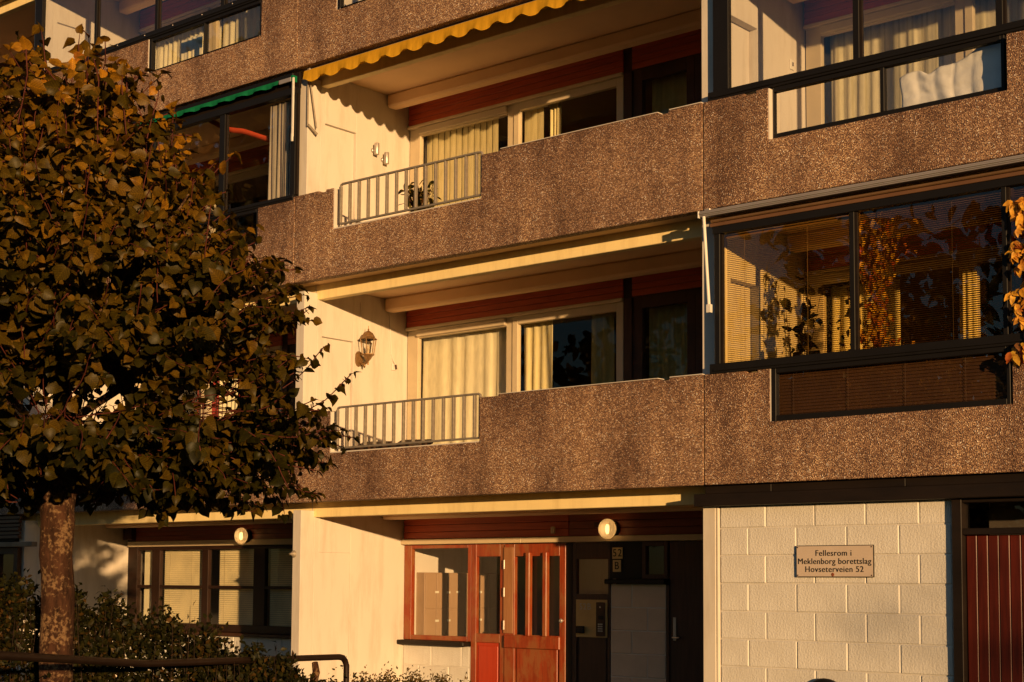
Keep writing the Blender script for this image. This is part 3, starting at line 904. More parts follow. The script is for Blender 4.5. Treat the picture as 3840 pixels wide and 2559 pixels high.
def globe(x, z, label, yw):
    t = thing('globe_lamp', label, 'wall lamp', (x, yw, z), 'lit globe lamps on the ground storey fascia')
    c = (x, yw - 0.125, z)
    prof = [(0.118 * math.sin(a), -0.118 * math.cos(a)) for a in [math.pi * i / 14 for i in range(15)]]
    prof = [(r, h * 0.62) for r, h in prof]
    MB().lathe(prof, c, 28, 'Y').build('globe', OPAL, t)
    MB().lathe([(0.0, -0.03), (0.085, -0.03), (0.095, 0.0), (0.095, 0.035), (0.0, 0.035)], (x, yw - 0.035, z), 24, 'Y').build('base', DARKBR, t)
    MB().lathe([(0.001, -0.055), (0.016, -0.05), (0.024, -0.02), (0.024, 0.03), (0.014, 0.055), (0.001, 0.058)], (x, yw - 0.125, z - 0.005), 14, 'Z').build('bulb', BULB, t)
    return t
globe(3.47, 2.605, 'lit globe lamp above the entrance, beside the number 52', YB - 0.022)
globe(-3.02, 2.62, 'lit globe lamp above the brown window behind the tree', YB - 0.022)

LANT = M('bronze_lantern', (0.30, 0.17, 0.07), rough=0.4, metal=0.45, var=0.2, vscale=(25, 25, 25))
t = thing('wall_lantern', 'old style bronze coach lantern on the sunny side wall', 'wall lantern', (0.07, 1.10, 4.81))
xw = 0.065
mb = MB()
plate = [(0.0, 0.0), (0.03, 0.012), (0.055, 0.045), (0.06, 0.10), (0.055, 0.16), (0.03, 0.195), (0.0, 0.205)]
v = []; f = []
outl = [(1.06 + a, 4.70 + b) for a, b in plate] + [(1.06 - a, 4.70 + b) for a, b in reversed(plate[1:-1])]
n = len(outl)
v = [(xw, q, z) for q, z in outl] + [(xw + 0.03, 1.06 + (q - 1.06) * 0.85, 4.80 + (z - 4.80) * 0.9) for q, z in outl]
f = [tuple(range(n)), tuple(range(2 * n - 1, n - 1, -1))] + [(i, (i + 1) % n, (i + 1) % n + n, i + n) for i in range(n)]
MB().add(v, f).build('back_plate', LANT, t)
lc = (xw + 0.155, 1.08, 0)
MB().tube([(xw + 0.02, 1.06, 4.78), (xw + 0.07, 1.065, 4.735), (xw + 0.12, 1.075, 4.74), (xw + 0.155, 1.08, 4.80)], [0.016, 0.02, 0.016, 0.014], 10).build('arm', LANT, t)
MB().lathe([(0.0, 4.685), (0.012, 4.69), (0.014, 4.72), (0.008, 4.74)], (xw + 0.10, 1.07, 0), 10).build('finial', LANT, t)
MB().lathe([(0.0, 4.715), (0.01, 4.72), (0.012, 4.745), (0.008, 4.76), (0.035, 4.79), (0.06, 4.83), (0.082, 4.845), (0.084, 4.855), (0.0, 4.856)], lc, 6, smooth=False).build('lantern_base', LANT, t)
MB().lathe([(0.112, 5.04), (0.118, 5.05), (0.086, 5.075), (0.083, 5.085), (0.06, 5.125), (0.02, 5.15), (0.008, 5.155), (0.013, 5.17), (0.005, 5.18), (0.004, 5.215), (0.0, 5.22)], lc, 6, smooth=False).build('lantern_roof', LANT, t)
mb = MB()
for q in range(6):
    a = 2 * math.pi * q / 6
    mb.tube([(lc[0] + 0.074 * math.cos(a), lc[1] + 0.074 * math.sin(a), 4.856), (lc[0] + 0.102 * math.cos(a), lc[1] + 0.102 * math.sin(a), 5.042)], 0.006, 6)
mb.build('cage_bar', LANT, t)
MB().lathe([(0.07, 4.857), (0.098, 5.04)], lc, 6, smooth=False).build('lantern_glass', GLASS, t)
MB().lathe([(0.016, 4.857), (0.016, 4.92), (0.022, 4.925), (0.012, 4.96), (0.0, 4.985)], lc, 10).build('candle', M('candle_sleeve', (0.55, 0.42, 0.25)), t)
def sconce(yc, zc, label, x=0.065, group='small cylinder wall lamps'):
    t = thing('cylinder_sconce', label, 'wall lamp', (x, yc, zc), group)
    MB().lathe([(0.0, -0.075), (0.032, -0.075), (0.034, -0.07), (0.034, 0.07), (0.032, 0.075), (0.0, 0.075)], (x + 0.075, yc, zc), 18).build('cylinder', ALU, t)
    MB().lathe([(0.0, 0.0), (0.032, 0.0), (0.032, 0.022), (0.0, 0.024)], (x, yc, zc - 0.01), 16, 'X').build('wall_disc', ALU, t)
    MB().tube([(x + 0.02, yc, zc - 0.01), (x + 0.05, yc, zc - 0.01)], 0.012, 8).build('stem', ALU, t)
sconce(1.265, 7.56, 'upper of two steel cylinder lamps on the sunny wall under the yellow awning')
sconce(1.445, 7.475, 'lower of two steel cylinder lamps on the sunny wall, nearer the window')
sconce(1.17, 4.79, 'steel cylinder lamp on the wall behind the slatted blinds', 6.0)

t = thing('bulkhead_lamp', 'round black rimmed lamp low on the white block wall', 'wall lamp', (7.18, 0.15, 0.92))
MB().lathe([(0.0, 0.0), (0.20, 0.0), (0.205, -0.05), (0.185, -0.075), (0.16, -0.07), (0.155, -0.04)], (7.18, 0.147, 0.92), 36, 'Y').build('rim', BLACK, t)
MB().lathe([(0.158, -0.05), (0.15, -0.075), (0.11, -0.10), (0.05, -0.112), (0.001, -0.115)], (7.18, 0.147, 0.92), 36, 'Y').build('diffuser', M('cream_diffuser', (0.85, 0.66, 0.35), rough=0.3), t)

# ------------------------------------------------------------------ signs and fittings
def text(body, size, loc, mat, parent, name='lettering', extrude=0.0015, align='CENTER', spacing=1.0, line=1.0):
    cu = bpy.data.curves.new(name, 'FONT')
    cu.body = body; cu.size = size; cu.extrude = extrude
    cu.align_x = align; cu.align_y = 'CENTER'
    cu.space_character = spacing; cu.space_line = line
    cu.materials.append(mat)
    cu.offset = 0.0
    o = bpy.data.objects.new(name, cu)
    COL.objects.link(o)
    bpy.context.view_layer.update()
    me = bpy.data.meshes.new_from_object(o.evaluated_get(bpy.context.evaluated_depsgraph_get()))
    bpy.data.objects.remove(o)
    me.name = name
    o = bpy.data.objects.new(name, me)
    COL.objects.link(o)
    o.parent = parent
    o.matrix_parent_inverse = Matrix.Translation(-WL[parent.name])
    o.location = loc
    o.rotation_euler = (math.pi / 2, 0, 0)
    WL[o.name] = Vector((0, 0, 0))
    return o
INK = M('black_lettering', (0.02, 0.018, 0.016), rough=0.6)
SIGNF = M('sign_face_beige', (0.60, 0.50, 0.42), rough=0.4, var=0.05)
t = thing('name_sign', 'beige sign with three lines of black lettering on the white block wall', 'sign', (7.28, 0.13, 2.19))
bx('border', INK, t, 6.887, 7.674, 0.128, 0.146, 2.044, 2.337, 0.003)
bx('face', SIGNF, t, 6.894, 7.667, 0.124, 0.1275, 2.051, 2.330, 0)
text('Fellesrom i', 0.077, (7.275, 0.1225, 2.263), INK, t, spacing=1.08)
text('Meklenborg borettslag', 0.077, (7.28, 0.1225, 2.188), INK, t, spacing=1.06)
text('Hovseterveien 52', 0.077, (7.28, 0.1225, 2.115), INK, t, spacing=1.08)
for sx in (6.905, 7.656):
    for sz in (2.062, 2.319):
        MB().lathe([(0.006, 0), (0.006, -0.003), (0.0, -0.004)], (sx, 0.1238, sz), 8, 'Y').build('screw', BROWN, t)
MB().lathe([(0.017, 0), (0.012, -0.002), (0.0, -0.002)], (7.265, 0.1238, 2.068), 10, 'Y').build('rust_spot', M('rust', (0.25, 0.07, 0.03)), t)
NUMF = M('number_plate_face', (0.66, 0.50, 0.24), rough=0.4)
t = thing('number_sign', 'small pale plate with the number 52 beside the entrance', 'number sign', (3.512, YB, 2.326))
bx('plate', NUMF, t, 3.44, 3.585, YB - 0.01, YB - 0.001, 2.26, 2.392, 0.002)
text('5', 0.125, (3.476, YB - 0.0115, 2.326), INK, t)
text('2', 0.125, (3.549, YB - 0.0115, 2.326), INK, t)
t = thing('letter_sign', 'small pale plate with the letter B under the number 52', 'letter sign', (3.505, YB, 2.18))
bx('plate', NUMF, t, 3.447, 3.562, YB - 0.01, YB - 0.001, 2.11, 2.247, 0.002)
text('B', 0.125, (3.505, YB - 0.0115, 2.178), INK, t)
t = thing('intercom', 'brass coloured intercom plate with keypad to the right of the red door', 'intercom', (3.13, YB - 0.01, 1.56))
PLATE = M('dull_brass_plate', (0.60, 0.40, 0.16), rough=0.45, metal=0.15)
bx('plate', PLATE, t, 2.912, 3.368, YB - 0.014, YB - 0.001, 1.345, 1.785, 0.003)
bx('keypad_panel', BROWN, t, 3.215, 3.345, YB - 0.026, YB - 0.0145, 1.36, 1.755, 0.004)
bx('display', BLACK, t, 3.25, 3.325, YB - 0.03, YB - 0.0265, 1.555, 1.60)
me = MB().box(-0.008, 0.008, -0.033, -0.027, -0.008, 0.008).mesh('key'); me.materials.append(ALU)
for i in range(3):
    for j in range(4):
        o = link('key', me, t); o.location = (3.258 + i * 0.024, YB, 1.50 - j * 0.026)
MB().lathe([(0.012, 0), (0.012, -0.005), (0, -0.006)], (3.28, YB - 0.0265, 1.70), 10, 'Y').build('call_light', ALU, t)
text('52B', 0.105, (3.05, YB - 0.0155, 1.70), ALU, t, name='engraving', spacing=1.1)
MB().box(2.935, 3.05, YB - 0.06, YB - 0.0145, 1.39, 1.475).build('lock_case', BLACK, t, 0.01)
t = thing('mailbox_bank', 'grey bank of mailboxes with paper labels inside the entrance', 'mailboxes', (0.16, 2.9, 0.9))
bx('body', GREY, t, 0.078, 0.225, 2.16, 3.65, 0.85, 2.105, 0.004)
for yy_ in np.arange(2.165, 3.6, 0.212):
    for zz_, zt_ in ((0.87, 1.20), (1.21, 1.625), (1.635, 2.09)):
        bx('mailbox_door', GREY, t, 0.2255, 0.238, yy_ + 0.006, yy_ + 0.206, zz_, zt_, 0.003)
for a, z_ in ((2.384, 1.849), (2.61, 1.845), (2.80, 1.85), (3.246, 1.848), (2.39, 1.473), (2.616, 1.475), (3.25, 1.475)):
    bx('name_label', PAPER, t, 0.2385, 0.241, a - 0.035, a + 0.035, z_ - 0.014, z_ + 0.014, 0)
t = thing('wall_socket', 'small white socket with a hanging cord beside the lantern', 'socket', (0.066, 1.69, 4.77))
bx('cover', WHITEMET, t, 0.0665, 0.085, 1.65, 1.735, 4.725, 4.81, 0.004)
MB().tube([(0.072, 1.60, 5.47), (0.073, 1.625, 5.2), (0.072, 1.64, 4.95), (0.08, 1.67, 4.86), (0.10, 1.70, 4.80)], 0.006, 6).build('cord', WHITEMET, t)
MB().tube([(0.10, 1.70, 4.80), (0.098, 1.715, 4.74)], 0.014, 8).build('plug', BROWN, t)
MB().tube([(0.072, 1.085, 5.53), (0.073, 1.09, 5.3), (0.072, 1.085, 4.9)], 0.005, 6).build('lamp_cord', WHITEMET, t)
t = thing('wall_switch', 'small white switch on the wall behind the upper right glazing', 'switch', (6.0, 1.66, 7.52))
bx('cover', WHITEMET, t, 6.0005, 6.014, 1.62, 1.70, 7.46, 7.57, 0.004)
bx('rocker', BROWN, t, 6.0145, 6.02, 1.655, 1.672, 7.50, 7.54, 0)
t = thing('rail_bracket', 'small grey cone bracket on the edge of the ground storey wall', 'bracket', (-0.10, 0.125, 2.31))
MB().lathe([(0.045, 0.0), (0.04, -0.02), (0.012, -0.05), (0.01, -0.07)], (-0.05, 0.128, 2.31), 12, 'Y').build('cone', STEEL, t)
t = thing('door_contact', 'tiny beige sensor box on the red boards over the door', 'sensor box', (2.58, 1.9, 2.62))
bx('case', TRIM, t, 2.555, 2.605, YB - 0.055, YB - 0.0235, 2.57, 2.65, 0.004)
t = thing('cable_box', 'small dim box on the boards left of the globe lamp', 'cable box', (3.26, 1.9, 2.66))
bx('case', BROWN, t, 3.21, 3.32, YB - 0.06, YB - 0.0235, 2.63, 2.69, 0.004)

# ------------------------------------------------------------------ curtains, quilt, blinds
def curtain(label, x0, x1, z0, z1, y, mat, folds=0.11, amp=0.025, seed=1, group=None, hang=0.0, stack=False):
    r = random.Random(seed)
    nx = max(int((x1 - x0) / 0.012), 8)
    rows = 7
    v = []; f = []
    ph = r.uniform(0, 6)
    ws = [(r.uniform(0.7, 1.4), r.uniform(0, 6), r.uniform(0.4, 1)) for _ in range(3)]
    for i in range(nx + 1):
        x = x0 + (x1 - x0) * i / nx
        for j in range(rows):
            q = j / (rows - 1)
            a = amp * (0.6 + 0.5 * q)
            s = 0
            for w, p, g in ws:
                s += g * math.sin((x - x0) / folds * 2 * math.pi * w + p + q * 0.6)
            s = math.tanh(s * 1.2)
            xx = x + 0.012 * q * math.sin(x * 9 + seed)
            v.append((xx, y + a * s, z1 + (z0 - z1) * q))
    for i in range(nx):
        for j in range(rows - 1):
            f.append((i * rows + j, i * rows + j + 1, (i + 1) * rows + j + 1, (i + 1) * rows + j))
    o = MB().add(v, f, True).build('curtain', mat)
    sm = o.modifiers.new('thickness', 'SOLIDIFY'); sm.thickness = 0.004
    tag(o, label, 'curtain', group)
    return o
LINEN = cloth('linen_curtain', (0.92, 0.79, 0.42), 0.12)
SHEER = cloth('sheer_curtain', (0.97, 0.89, 0.62), 0.14)
OLIVE = cloth('olive_curtain', (0.42, 0.38, 0.16), 0.25)
REDC = cloth('red_curtain', (0.36, 0.025, 0.02), 0.2)
STRIPEC = cloth('striped_curtain', (0.88, 0.80, 0.58), 0.2, (0.16, [(0.0, (1, 1, 1)), (0.45, (0.86, 0.84, 0.74)), (0.6, (1, 1, 0.95)), (0.85, (0.72, 0.72, 0.7))]))
PALE = cloth('pale_striped_curtain', (0.80, 0.72, 0.60), 0.3, (0.085, [(0.0, (1, 1, 1)), (0.5, (0.9, 0.88, 0.85)), (0.78, (0.18, 0.17, 0.24))]))
yc = YB + 0.17
curtain('linen curtain across the left window beside the lantern', 0.22, 1.80, 3.5, 5.20, yc, SHEER, 0.24, 0.016, 2)
curtain('olive curtain at the left side of the window above the plain parapet', 1.93, 2.40, 3.5, 5.2, yc, LINEN, 0.15, 0.018, 3)
curtain('dim olive curtain at the right side of the window above the plain parapet', 2.99, 3.32, 3.5, 5.2, yc, OLIVE, 0.12, 0.03, 4)
curtain('dark curtain behind the balcony door of the lantern balcony', 3.85, 4.5, 3.3, 5.2, yc, OLIVE, 0.15, 0.03, 5)
# upper middle flat: hanging vertical strips
def vblind(label, x0, x1, z0, z1, y, mat, w=0.105):
    t = thing('vertical_blind', label, 'vertical blind', ((x0 + x1) / 2, y, z0), 'vertical blinds of the upper middle flat')
    n = int((x1 - x0) / w)
    me = MB().add([(-w * 0.54, 0.006, 0), (0, -0.004, 0), (w * 0.54, -0.008, 0), (-w * 0.54, 0.006, z1 - z0), (0, -0.004, z1 - z0), (w * 0.54, -0.008, z1 - z0)],
                  [(0, 1, 4, 3), (1, 2, 5, 4)], True).mesh('strip')
    me.materials.append(mat)
    for i in range(n):
        o = link('strip', me, t); o.location = (x0 + (i + 0.5) * w, y, z0)
        o.rotation_euler = (0, 0, random.uniform(-0.06, 0.06))
    bx('track', WHITEMET, t, x0, x1, y - 0.02, y + 0.02, z1, z1 + 0.03)
vblind('cream vertical blind across the left window under the yellow awning', 0.24, 1.58, 6.25, 7.90, yc, LINEN)
vblind('narrow cream vertical blind behind the second window under the yellow awning', 1.93, 2.30, 6.25, 7.90, yc, LINEN)
curtain('gathered tan curtain next to the narrow vertical blind', 2.34, 2.52, 6.25, 7.92, yc, LINEN, 0.07, 0.02, 6)
curtain('dark curtain behind the balcony door under the yellow awning', 3.88, 4.46, 6.1, 7.9, yc, OLIVE, 0.12, 0.03, 7)
curtain('striped beige curtain across the left window behind the white quilt', 6.22, 7.72, 6.2, 7.92, yc, STRIPEC, 0.2, 0.018, 8)
curtain('striped beige curtain across the right window behind the white quilt', 7.82, 9.5, 6.2, 7.92, yc, STRIPEC, 0.22, 0.018, 9)
curtain('pale curtain with dark stripes at the right end of the green awning glazing', -0.64, -0.17, 6.55, 8.01, 0.14, PALE, 0.12, 0.02, 10)
curtain('left red curtain behind the linden tree', -4.45, -3.92, 3.5, 5.2, yc, REDC, 0.12, 0.03, 11)
curtain('cream curtain between two red ones behind the linden tree', -3.92, -3.50, 3.5, 5.2, yc - 0.02, SHEER, 0.12, 0.03, 12)
curtain('right red curtain behind the linden tree', -3.49, -3.2, 3.5, 5.2, yc, REDC, 0.12, 0.03, 13)
curtain('thin curtain behind the lower pane of the top left glazing', -2.92, -2.45, 8.7, 9.45, 0.45, SHEER, 0.10, 0.012, 14)
for i, (a, b) in enumerate(((-5.85, -4.1), (-4.05, -2.5))):
    curtain(('left' if i == 0 else 'right') + ' pale curtain in the flat behind the top left glazing', a, b, 8.8, 10.6, yc, SHEER, 0.15, 0.03, 15 + i)
curtain('yellow lit curtain behind the slatted blinds at the right', 7.80, 7.94, 3.5, 5.12, YB - 0.08, LINEN, 0.07, 0.012, 17)
curtain('cream curtain in the window corner behind the slatted blinds', 6.2, 7.0, 3.5, 5.15, yc, LINEN, 0.14, 0.03, 18)
# narrow blind behind the brown ground storey window
SLATM = M('cream_slat', (0.92, 0.80, 0.50), rough=0.5)
def slat_blind(label, x0, x1, z0, z1, y, pitch, wd, tilt, mat, name='slat_blind', group=None, cords=True):
    t = thing(name, label, 'slatted blind', ((x0 + x1) / 2, y, z0), group)
    mb = MB()
    n = int((z1 - z0) / pitch)
    c, s = math.cos(tilt) * wd / 2, math.sin(tilt) * wd / 2
    for i in range(n):
        z = z0 + (i + 0.5) * pitch
        mb.add([(x0, y - c, z - s), (x1, y - c, z - s), (x1, y, z + 0.0012), (x0, y, z + 0.0012), (x1, y + c, z + s), (x0, y + c, z + s)], [(0, 1, 2, 3), (3, 2, 4, 5)], False)
    o = mb.build('slat', mat, t); o['kind'] = 'stuff'
    bx('head_box', mat, t, x0, x1, y - 0.015, y + 0.015, z1, z1 + 0.025, 0)
    if cords:
        mc = MB()
        k = max(2, int((x1 - x0) / 0.55))
        for i in range(k):
            xx = x0 + (x1 - x0) * (i + 0.3) / k
            mc.tube([(xx, y - wd / 2 - 0.001, z0), (xx, y - wd / 2 - 0.001, z1)], 0.0016, 4, False)
        mc.build('cord', mat, t)
    return t
slat_blind('cream slatted blind behind the left half of the brown window', -5.10, -4.06, 1.33, 2.46, YB + 0.12, 0.03, 0.03, 1.1, SLATM, group='blinds of the brown ground storey window')
slat_blind('cream slatted blind in the middle of the brown window, under the globe lamp', -3.80, -2.9, 1.33, 2.46, YB + 0.12, 0.03, 0.03, 1.1, SLATM, group='blinds of the brown ground storey window')
slat_blind('dim slatted blind at the right end of the brown window', -2.68, -1.62, 1.33, 2.46, YB + 0.12, 0.03, 0.03, 1.1, SLATM, group='blinds of the brown ground storey window')
bx('curtain', SHEER, None, -5.62, -5.28, YB + 0.13, YB + 0.14, 1.33, 2.46)
tag(bpy.data.objects['curtain.020'] if False else COL.objects[-1], 'plain pale roller cloth in the narrow left light of the brown window', 'roller blind')
COL.objects[-1].name = 'roller_blind'
BSLAT = M('brown_metal_slat', (0.20, 0.11, 0.035), rough=0.45, spec=0.4)
BSLATD = M('dark_brown_metal_slat', (0.06, 0.03, 0.012), rough=0.45)
for i, (a, b, w) in enumerate(((6.15, 7.515, 'left'), (7.585, 8.945, 'middle'), (9.03, 10.36, 'right'))):
    slat_blind('open brown slatted blind in the %s pane of the right glazing' % w, a, b, 4.10, 5.34 if i < 1 else 5.36, 0.125, 0.0190, 0.0185, -0.13 if i == 0 else -0.42, BSLAT if i == 0 else BSLATD, group='brown blinds of the right glazing')
slat_blind('closed brown slatted blind in the low pane below the right glazing', 6.74, 8.99, 3.545, 3.975, 0.088, 0.030, 0.043, 1.12, M('closed_brown_slat', (0.085, 0.038, 0.016), rough=0.5), group='brown blinds of the right glazing')

# quilt airing on the balcony at the upper right
QUILT = M('white_quilt_cotton', (0.86, 0.84, 0.82), rough=0.9, spec=0.1, var=0.05, bump=0.3, bscale=9, bdist=0.03)
v = []; f = []
nx, nz = 64, 34
for i in range(nx + 1):
    u = i / nx
    for j in range(nz + 1):
        w = j / nz                      # 0 front hem, 0.5 top, 1 back hem
        x = 7.97 + 1.02 * u
        top = 6.58 + 0.15 * max(0, min(1, (u - 0.25) / 0.6)) + 0.035 * math.sin(u * 9) - 0.05 * math.exp(-((u - 0.27) / 0.06) ** 2)
        hem = 6.27 + 0.02 * math.sin(u * 7)
        a = abs(w - 0.5) * 2
        z = top - (top - hem) * (max(0, a - 0.12) / 0.88) ** 1.05
        puff = 0.016 * abs(math.sin(u * 6 * math.pi)) ** 0.5 * abs(math.sin(w * 6 * math.pi + 0.4)) ** 0.5
        wr = 0.005 * math.sin(u * 31 + w * 9) * math.sin(u * 13 + 2) + 0.006 * math.sin(u * 17 + 3 * w)
        yy = 0.26 + (w - 0.5) * (0.16 if abs(w - 0.5) < 0.1 else 0.16) * 1.0
        s = -1 if w < 0.5 else 1
        yy = 0.26 + s * min(abs(w - 0.5) * 1.2, 0.075) + s * (puff + wr)
        v.append((x + 0.012 * math.sin(w * 11 + u * 5), yy, z))
for i in range(nx):
    for j in range(nz):
        f.append((i * (nz + 1) + j, (i + 1) * (nz + 1) + j, (i + 1) * (nz + 1) + j + 1, i * (nz + 1) + j + 1))
o = MB().add(v, f, True).build('quilt', QUILT)
sm = o.modifiers.new('thickness', 'SOLIDIFY'); sm.thickness = 0.02
tag(o, 'white quilt hung to air behind the lower pane at the upper right', 'quilt')
# red wavy strip hung inside the left glazing
v = []; f = []
pts = [(-2.35, 8.25), (-2.08, 8.12), (-1.86, 8.0), (-1.66, 7.89), (-1.5, 7.84), (-1.30, 7.79), (-1.12, 7.72), (-1.0, 7.67), (-0.74, 7.565), (-0.5, 7.50)]
for i, (x, z) in enumerate(pts):
    for dy, dz in ((0.24, 0.0), (0.235, 0.07), (0.26, 0.072), (0.265, 0.002)):
        v.append((x, dy, z + dz))
for i in range(len(pts) - 1):
    for q in range(4):
        f.append((i * 4 + q, (i + 1) * 4 + q, (i + 1) * 4 + (q + 1) % 4, i * 4 + (q + 1) % 4))
o = MB().add(v, f, True).build('fabric_strip', M('orange_red_fabric', (0.75, 0.10, 0.035), rough=0.8))
tag(o, 'orange red wavy fabric strip hung inside the left glazing', 'fabric strip')

# dark chairs behind the railing of the lantern balcony
WICK = M('dark_wicker', (0.07, 0.035, 0.02), rough=0.6, bump=0.5, bscale=80)
def chair(x, y, rz, label):
    zf = ZB[1] + 0.272
    t = thing('balcony_chair', label, 'chair', (x, y, zf), 'dark chairs on the lantern balcony')
    def put(mb, nm):
        o = mb.build(nm, WICK, t, 0.008)
        return o
    put(MB().box(x - 0.24, x + 0.24, y - 0.22, y + 0.22, zf + 0.36, zf + 0.41), 'seat')
    v0 = MB()
    v0.add([(x - 0.25, y - 0.02, zf + 0.41), (x + 0.25, y - 0.02, zf + 0.41), (x + 0.25, y + 0.20, zf + 0.50), (x - 0.25, y + 0.20, zf + 0.52),
            (x - 0.25, y + 0.03, zf + 0.37), (x + 0.25, y + 0.03, zf + 0.37), (x + 0.25, y + 0.24, zf + 0.45), (x - 0.25, y + 0.24, zf + 0.47)],
           [(0, 1, 2, 3), (7, 6, 5, 4), (0, 4, 5, 1), (1, 5, 6, 2), (2, 6, 7, 3), (3, 7, 4, 0)])
    put(v0, 'backrest')
    for sx in (-0.21, 0.21):
        for sy in (-0.19, 0.19):
            put(MB().box(x + sx - 0.018, x + sx + 0.018, y + sy - 0.018, y + sy + 0.018, zf, zf + 0.36), 'leg')
chair(0.62, 0.68, 0, 'dark chair nearer the white wall, behind the railing of the lantern balcony')
chair(1.18, 0.78, 0, 'dark chair further from the white wall, behind the railing of the lantern balcony')

# ------------------------------------------------------------------ plants
def leaf_mesh(kind, seed):
    """one leaf as small folded surface: base at 0, tip at y = 1"""
    r = random.Random(seed)
    if kind == 'heart':
        T = [(-0.05, 0.0), (-0.10, 0.26), (0.12, 0.47), (0.38, 0.50), (0.62, 0.38), (0.84, 0.17), (1.04, 0.0)]
    elif kind == 'oval':
        T = [(0.0, 0.0), (0.12, 0.16), (0.35, 0.25), (0.65, 0.2), (0.87, 0.09), (1.0, 0.0)]
    else:
        T = [(0.0, 0.0), (0.45, 0.3), (1.0, 0.0)]
    fold = r.uniform(0.05, 0.60); curl = r.uniform(-0.2, 0.8); wave = r.uniform(0.0, 0.10)
    rib = []; L = []; R = []
    def zc(t, w, s):
        return fold * w - curl * t * t * 0.6 + wave * math.sin(t * 9 + s * 2 + seed) * w * 2
    v = []; f = []
    ribt = [max(t, 0.0) for t, w in T]
    for (t, w), rt in zip(T, ribt):
        jw = r.uniform(0.88, 1.12)
        v.append((0, rt if w else t, zc(rt, 0, 0)))
        v.append((-w * jw, t, zc(t, w, -1)))
        v.append((w * r.uniform(0.88, 1.12), t + 0.01, zc(t, w, 1)))
    n = len(T)
    for i in range(n - 1):
        a, b = i * 3, (i + 1) * 3
        for s, o in ((1, 0), (2, 1)):
            q = [a, a + s, b + s, b] if o == 0 else [a, b, b + s, a + s]
            w0, w1 = T[i][1], T[i + 1][1]
            if w0 == 0: q = [x for x in q if x != a + s]
            if w1 == 0: q = [x for x in q if x != b + s]
            f.append(tuple(q))
    used = sorted({i for q in f for i in q})
    mp = {u: i for i, u in enumerate(used)}
    return np.array([v[u] for u in used]), [tuple(mp[i] for i in q) for q in f]

def frame_of(tip, nrm):
    tip = tip / np.linalg.norm(tip)
    x = np.cross(tip, nrm); x /= (np.linalg.norm(x) + 1e-9)
    z = np.cross(x, tip)
    return np.stack([x, tip, z], axis=1)

class Leaves:
    def __init__(self, kind, nvar=6):
        self.var = [leaf_mesh(kind, 10 + i) for i in range(nvar)]
        self.items = []
    def add(self, pos, tip, nrm, size):
        self.items.append((np.array(pos, float), frame_of(np.array(tip, float), np.array(nrm, float)), size, random.randrange(len(self.var))))
    def uvs(self, me, P):
        lay = me.uv_layers.new(name='UVMap')
        idx = np.empty(len(me.loops), dtype=np.int32)
        me.loops.foreach_get('vertex_index', idx)
        lay.data.foreach_set('uv', P[idx][:, :2].astype(np.float32).ravel())
    def joined(self, name, mat, parent, items=None):
        items = self.items if items is None else items
        V = []; F = []; off = 0; U = []
        for p, Rm, s, k in items:
            vv, ff = self.var[k]
            U.append(vv)
            V.append((vv * s) @ Rm.T + p)
            F += [tuple(i + off for i in q) for q in ff]
            off += len(vv)
        me = bpy.data.meshes.new(name)
        me.from_pydata(np.concatenate(V).tolist(), [], F)
        me.polygons.foreach_set('use_smooth', [True] * len(F))
        self.uvs(me, np.concatenate(U))
        o = link(name, me, parent, mat)
        o['kind'] = 'stuff'
        return o
    def singles(self, name, mat, parent, items):
        ms = []
        for vv, ff in self.var:
            me = bpy.data.meshes.new(name); me.from_pydata(vv.tolist(), [], ff)
            me.polygons.foreach_set('use_smooth', [True] * len(ff)); me.materials.append(mat)
            self.uvs(me, vv)
            ms.append(me)
        for p, Rm, s, k in items:
            o = link(name, ms[k], parent)
            m4 = Matrix.Identity(4)
            for a in range(3):
                for b_ in range(3):
                    m4[a][b_] = Rm[a, b_] * s
                m4[a][3] = p[a]
            o.matrix_local = m4
            o.matrix_parent_inverse = Matrix.Translation(-WL[parent.name])
            o.matrix_basis = m4

def vec(*a): return np.array(a, float)
def nrmz(a): return a / (np.linalg.norm(a) + 1e-9)

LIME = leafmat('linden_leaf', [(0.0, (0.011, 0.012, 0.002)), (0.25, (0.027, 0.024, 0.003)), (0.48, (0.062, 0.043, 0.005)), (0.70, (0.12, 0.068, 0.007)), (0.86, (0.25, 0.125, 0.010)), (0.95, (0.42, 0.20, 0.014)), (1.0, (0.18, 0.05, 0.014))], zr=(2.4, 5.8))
BARK = bark()
TWIG = M('reddish_twig', (0.085, 0.018, 0.011), rough=0.7)
TC = vec(4.43, -6.16, 0)
PR = [(2.42, 0.4), (2.56, 1.25), (2.78, 1.80), (3.0, 2.0), (3.3, 1.85), (3.55, 1.72), (3.8, 1.80), (4.1, 1.76), (4.4, 1.52), (4.65, 1.26), (4.92, 0.98), (5.2, 0.76), (5.45, 0.5), (5.6, 0.25)]
def crown_r(z): return float(np.interp(z, [a for a, b in PR], [b for a, b in PR]))
tree = thing('linden_tree', 'young linden tree with yellowing leaves beside the dark handrail', 'tree', (TC[0], TC[1], G))
EYE = vec(14.172, -12.627, 1.972)
VIEW = vec(-0.645, 0.764, 0)
lv = Leaves('heart', 14)
twigs = MB()
def lump(theta, z):   # uneven outline
    return 1 + 0.10 * math.sin(theta * 3 + z * 2.1) + 0.07 * math.sin(theta * 7 - z * 4.3) + 0.05 * math.sin(theta * 13 + z * 9)
def skirt(p):     # lower edge of the crown, ragged, lowest over the right-hand bough
    s = float((p - TC) @ vec(0.765, 0.644, 0)); w = float((p - TC) @ vec(-0.644, 0.765, 0))
    return 2.56 + 0.09 * math.sin(s * 6 + 1) + 0.05 * math.sin(s * 17 + w * 5) + 0.05 * math.sin(w * 7) - 0.20 * math.exp(-((s - 1.1) / 0.33) ** 2)
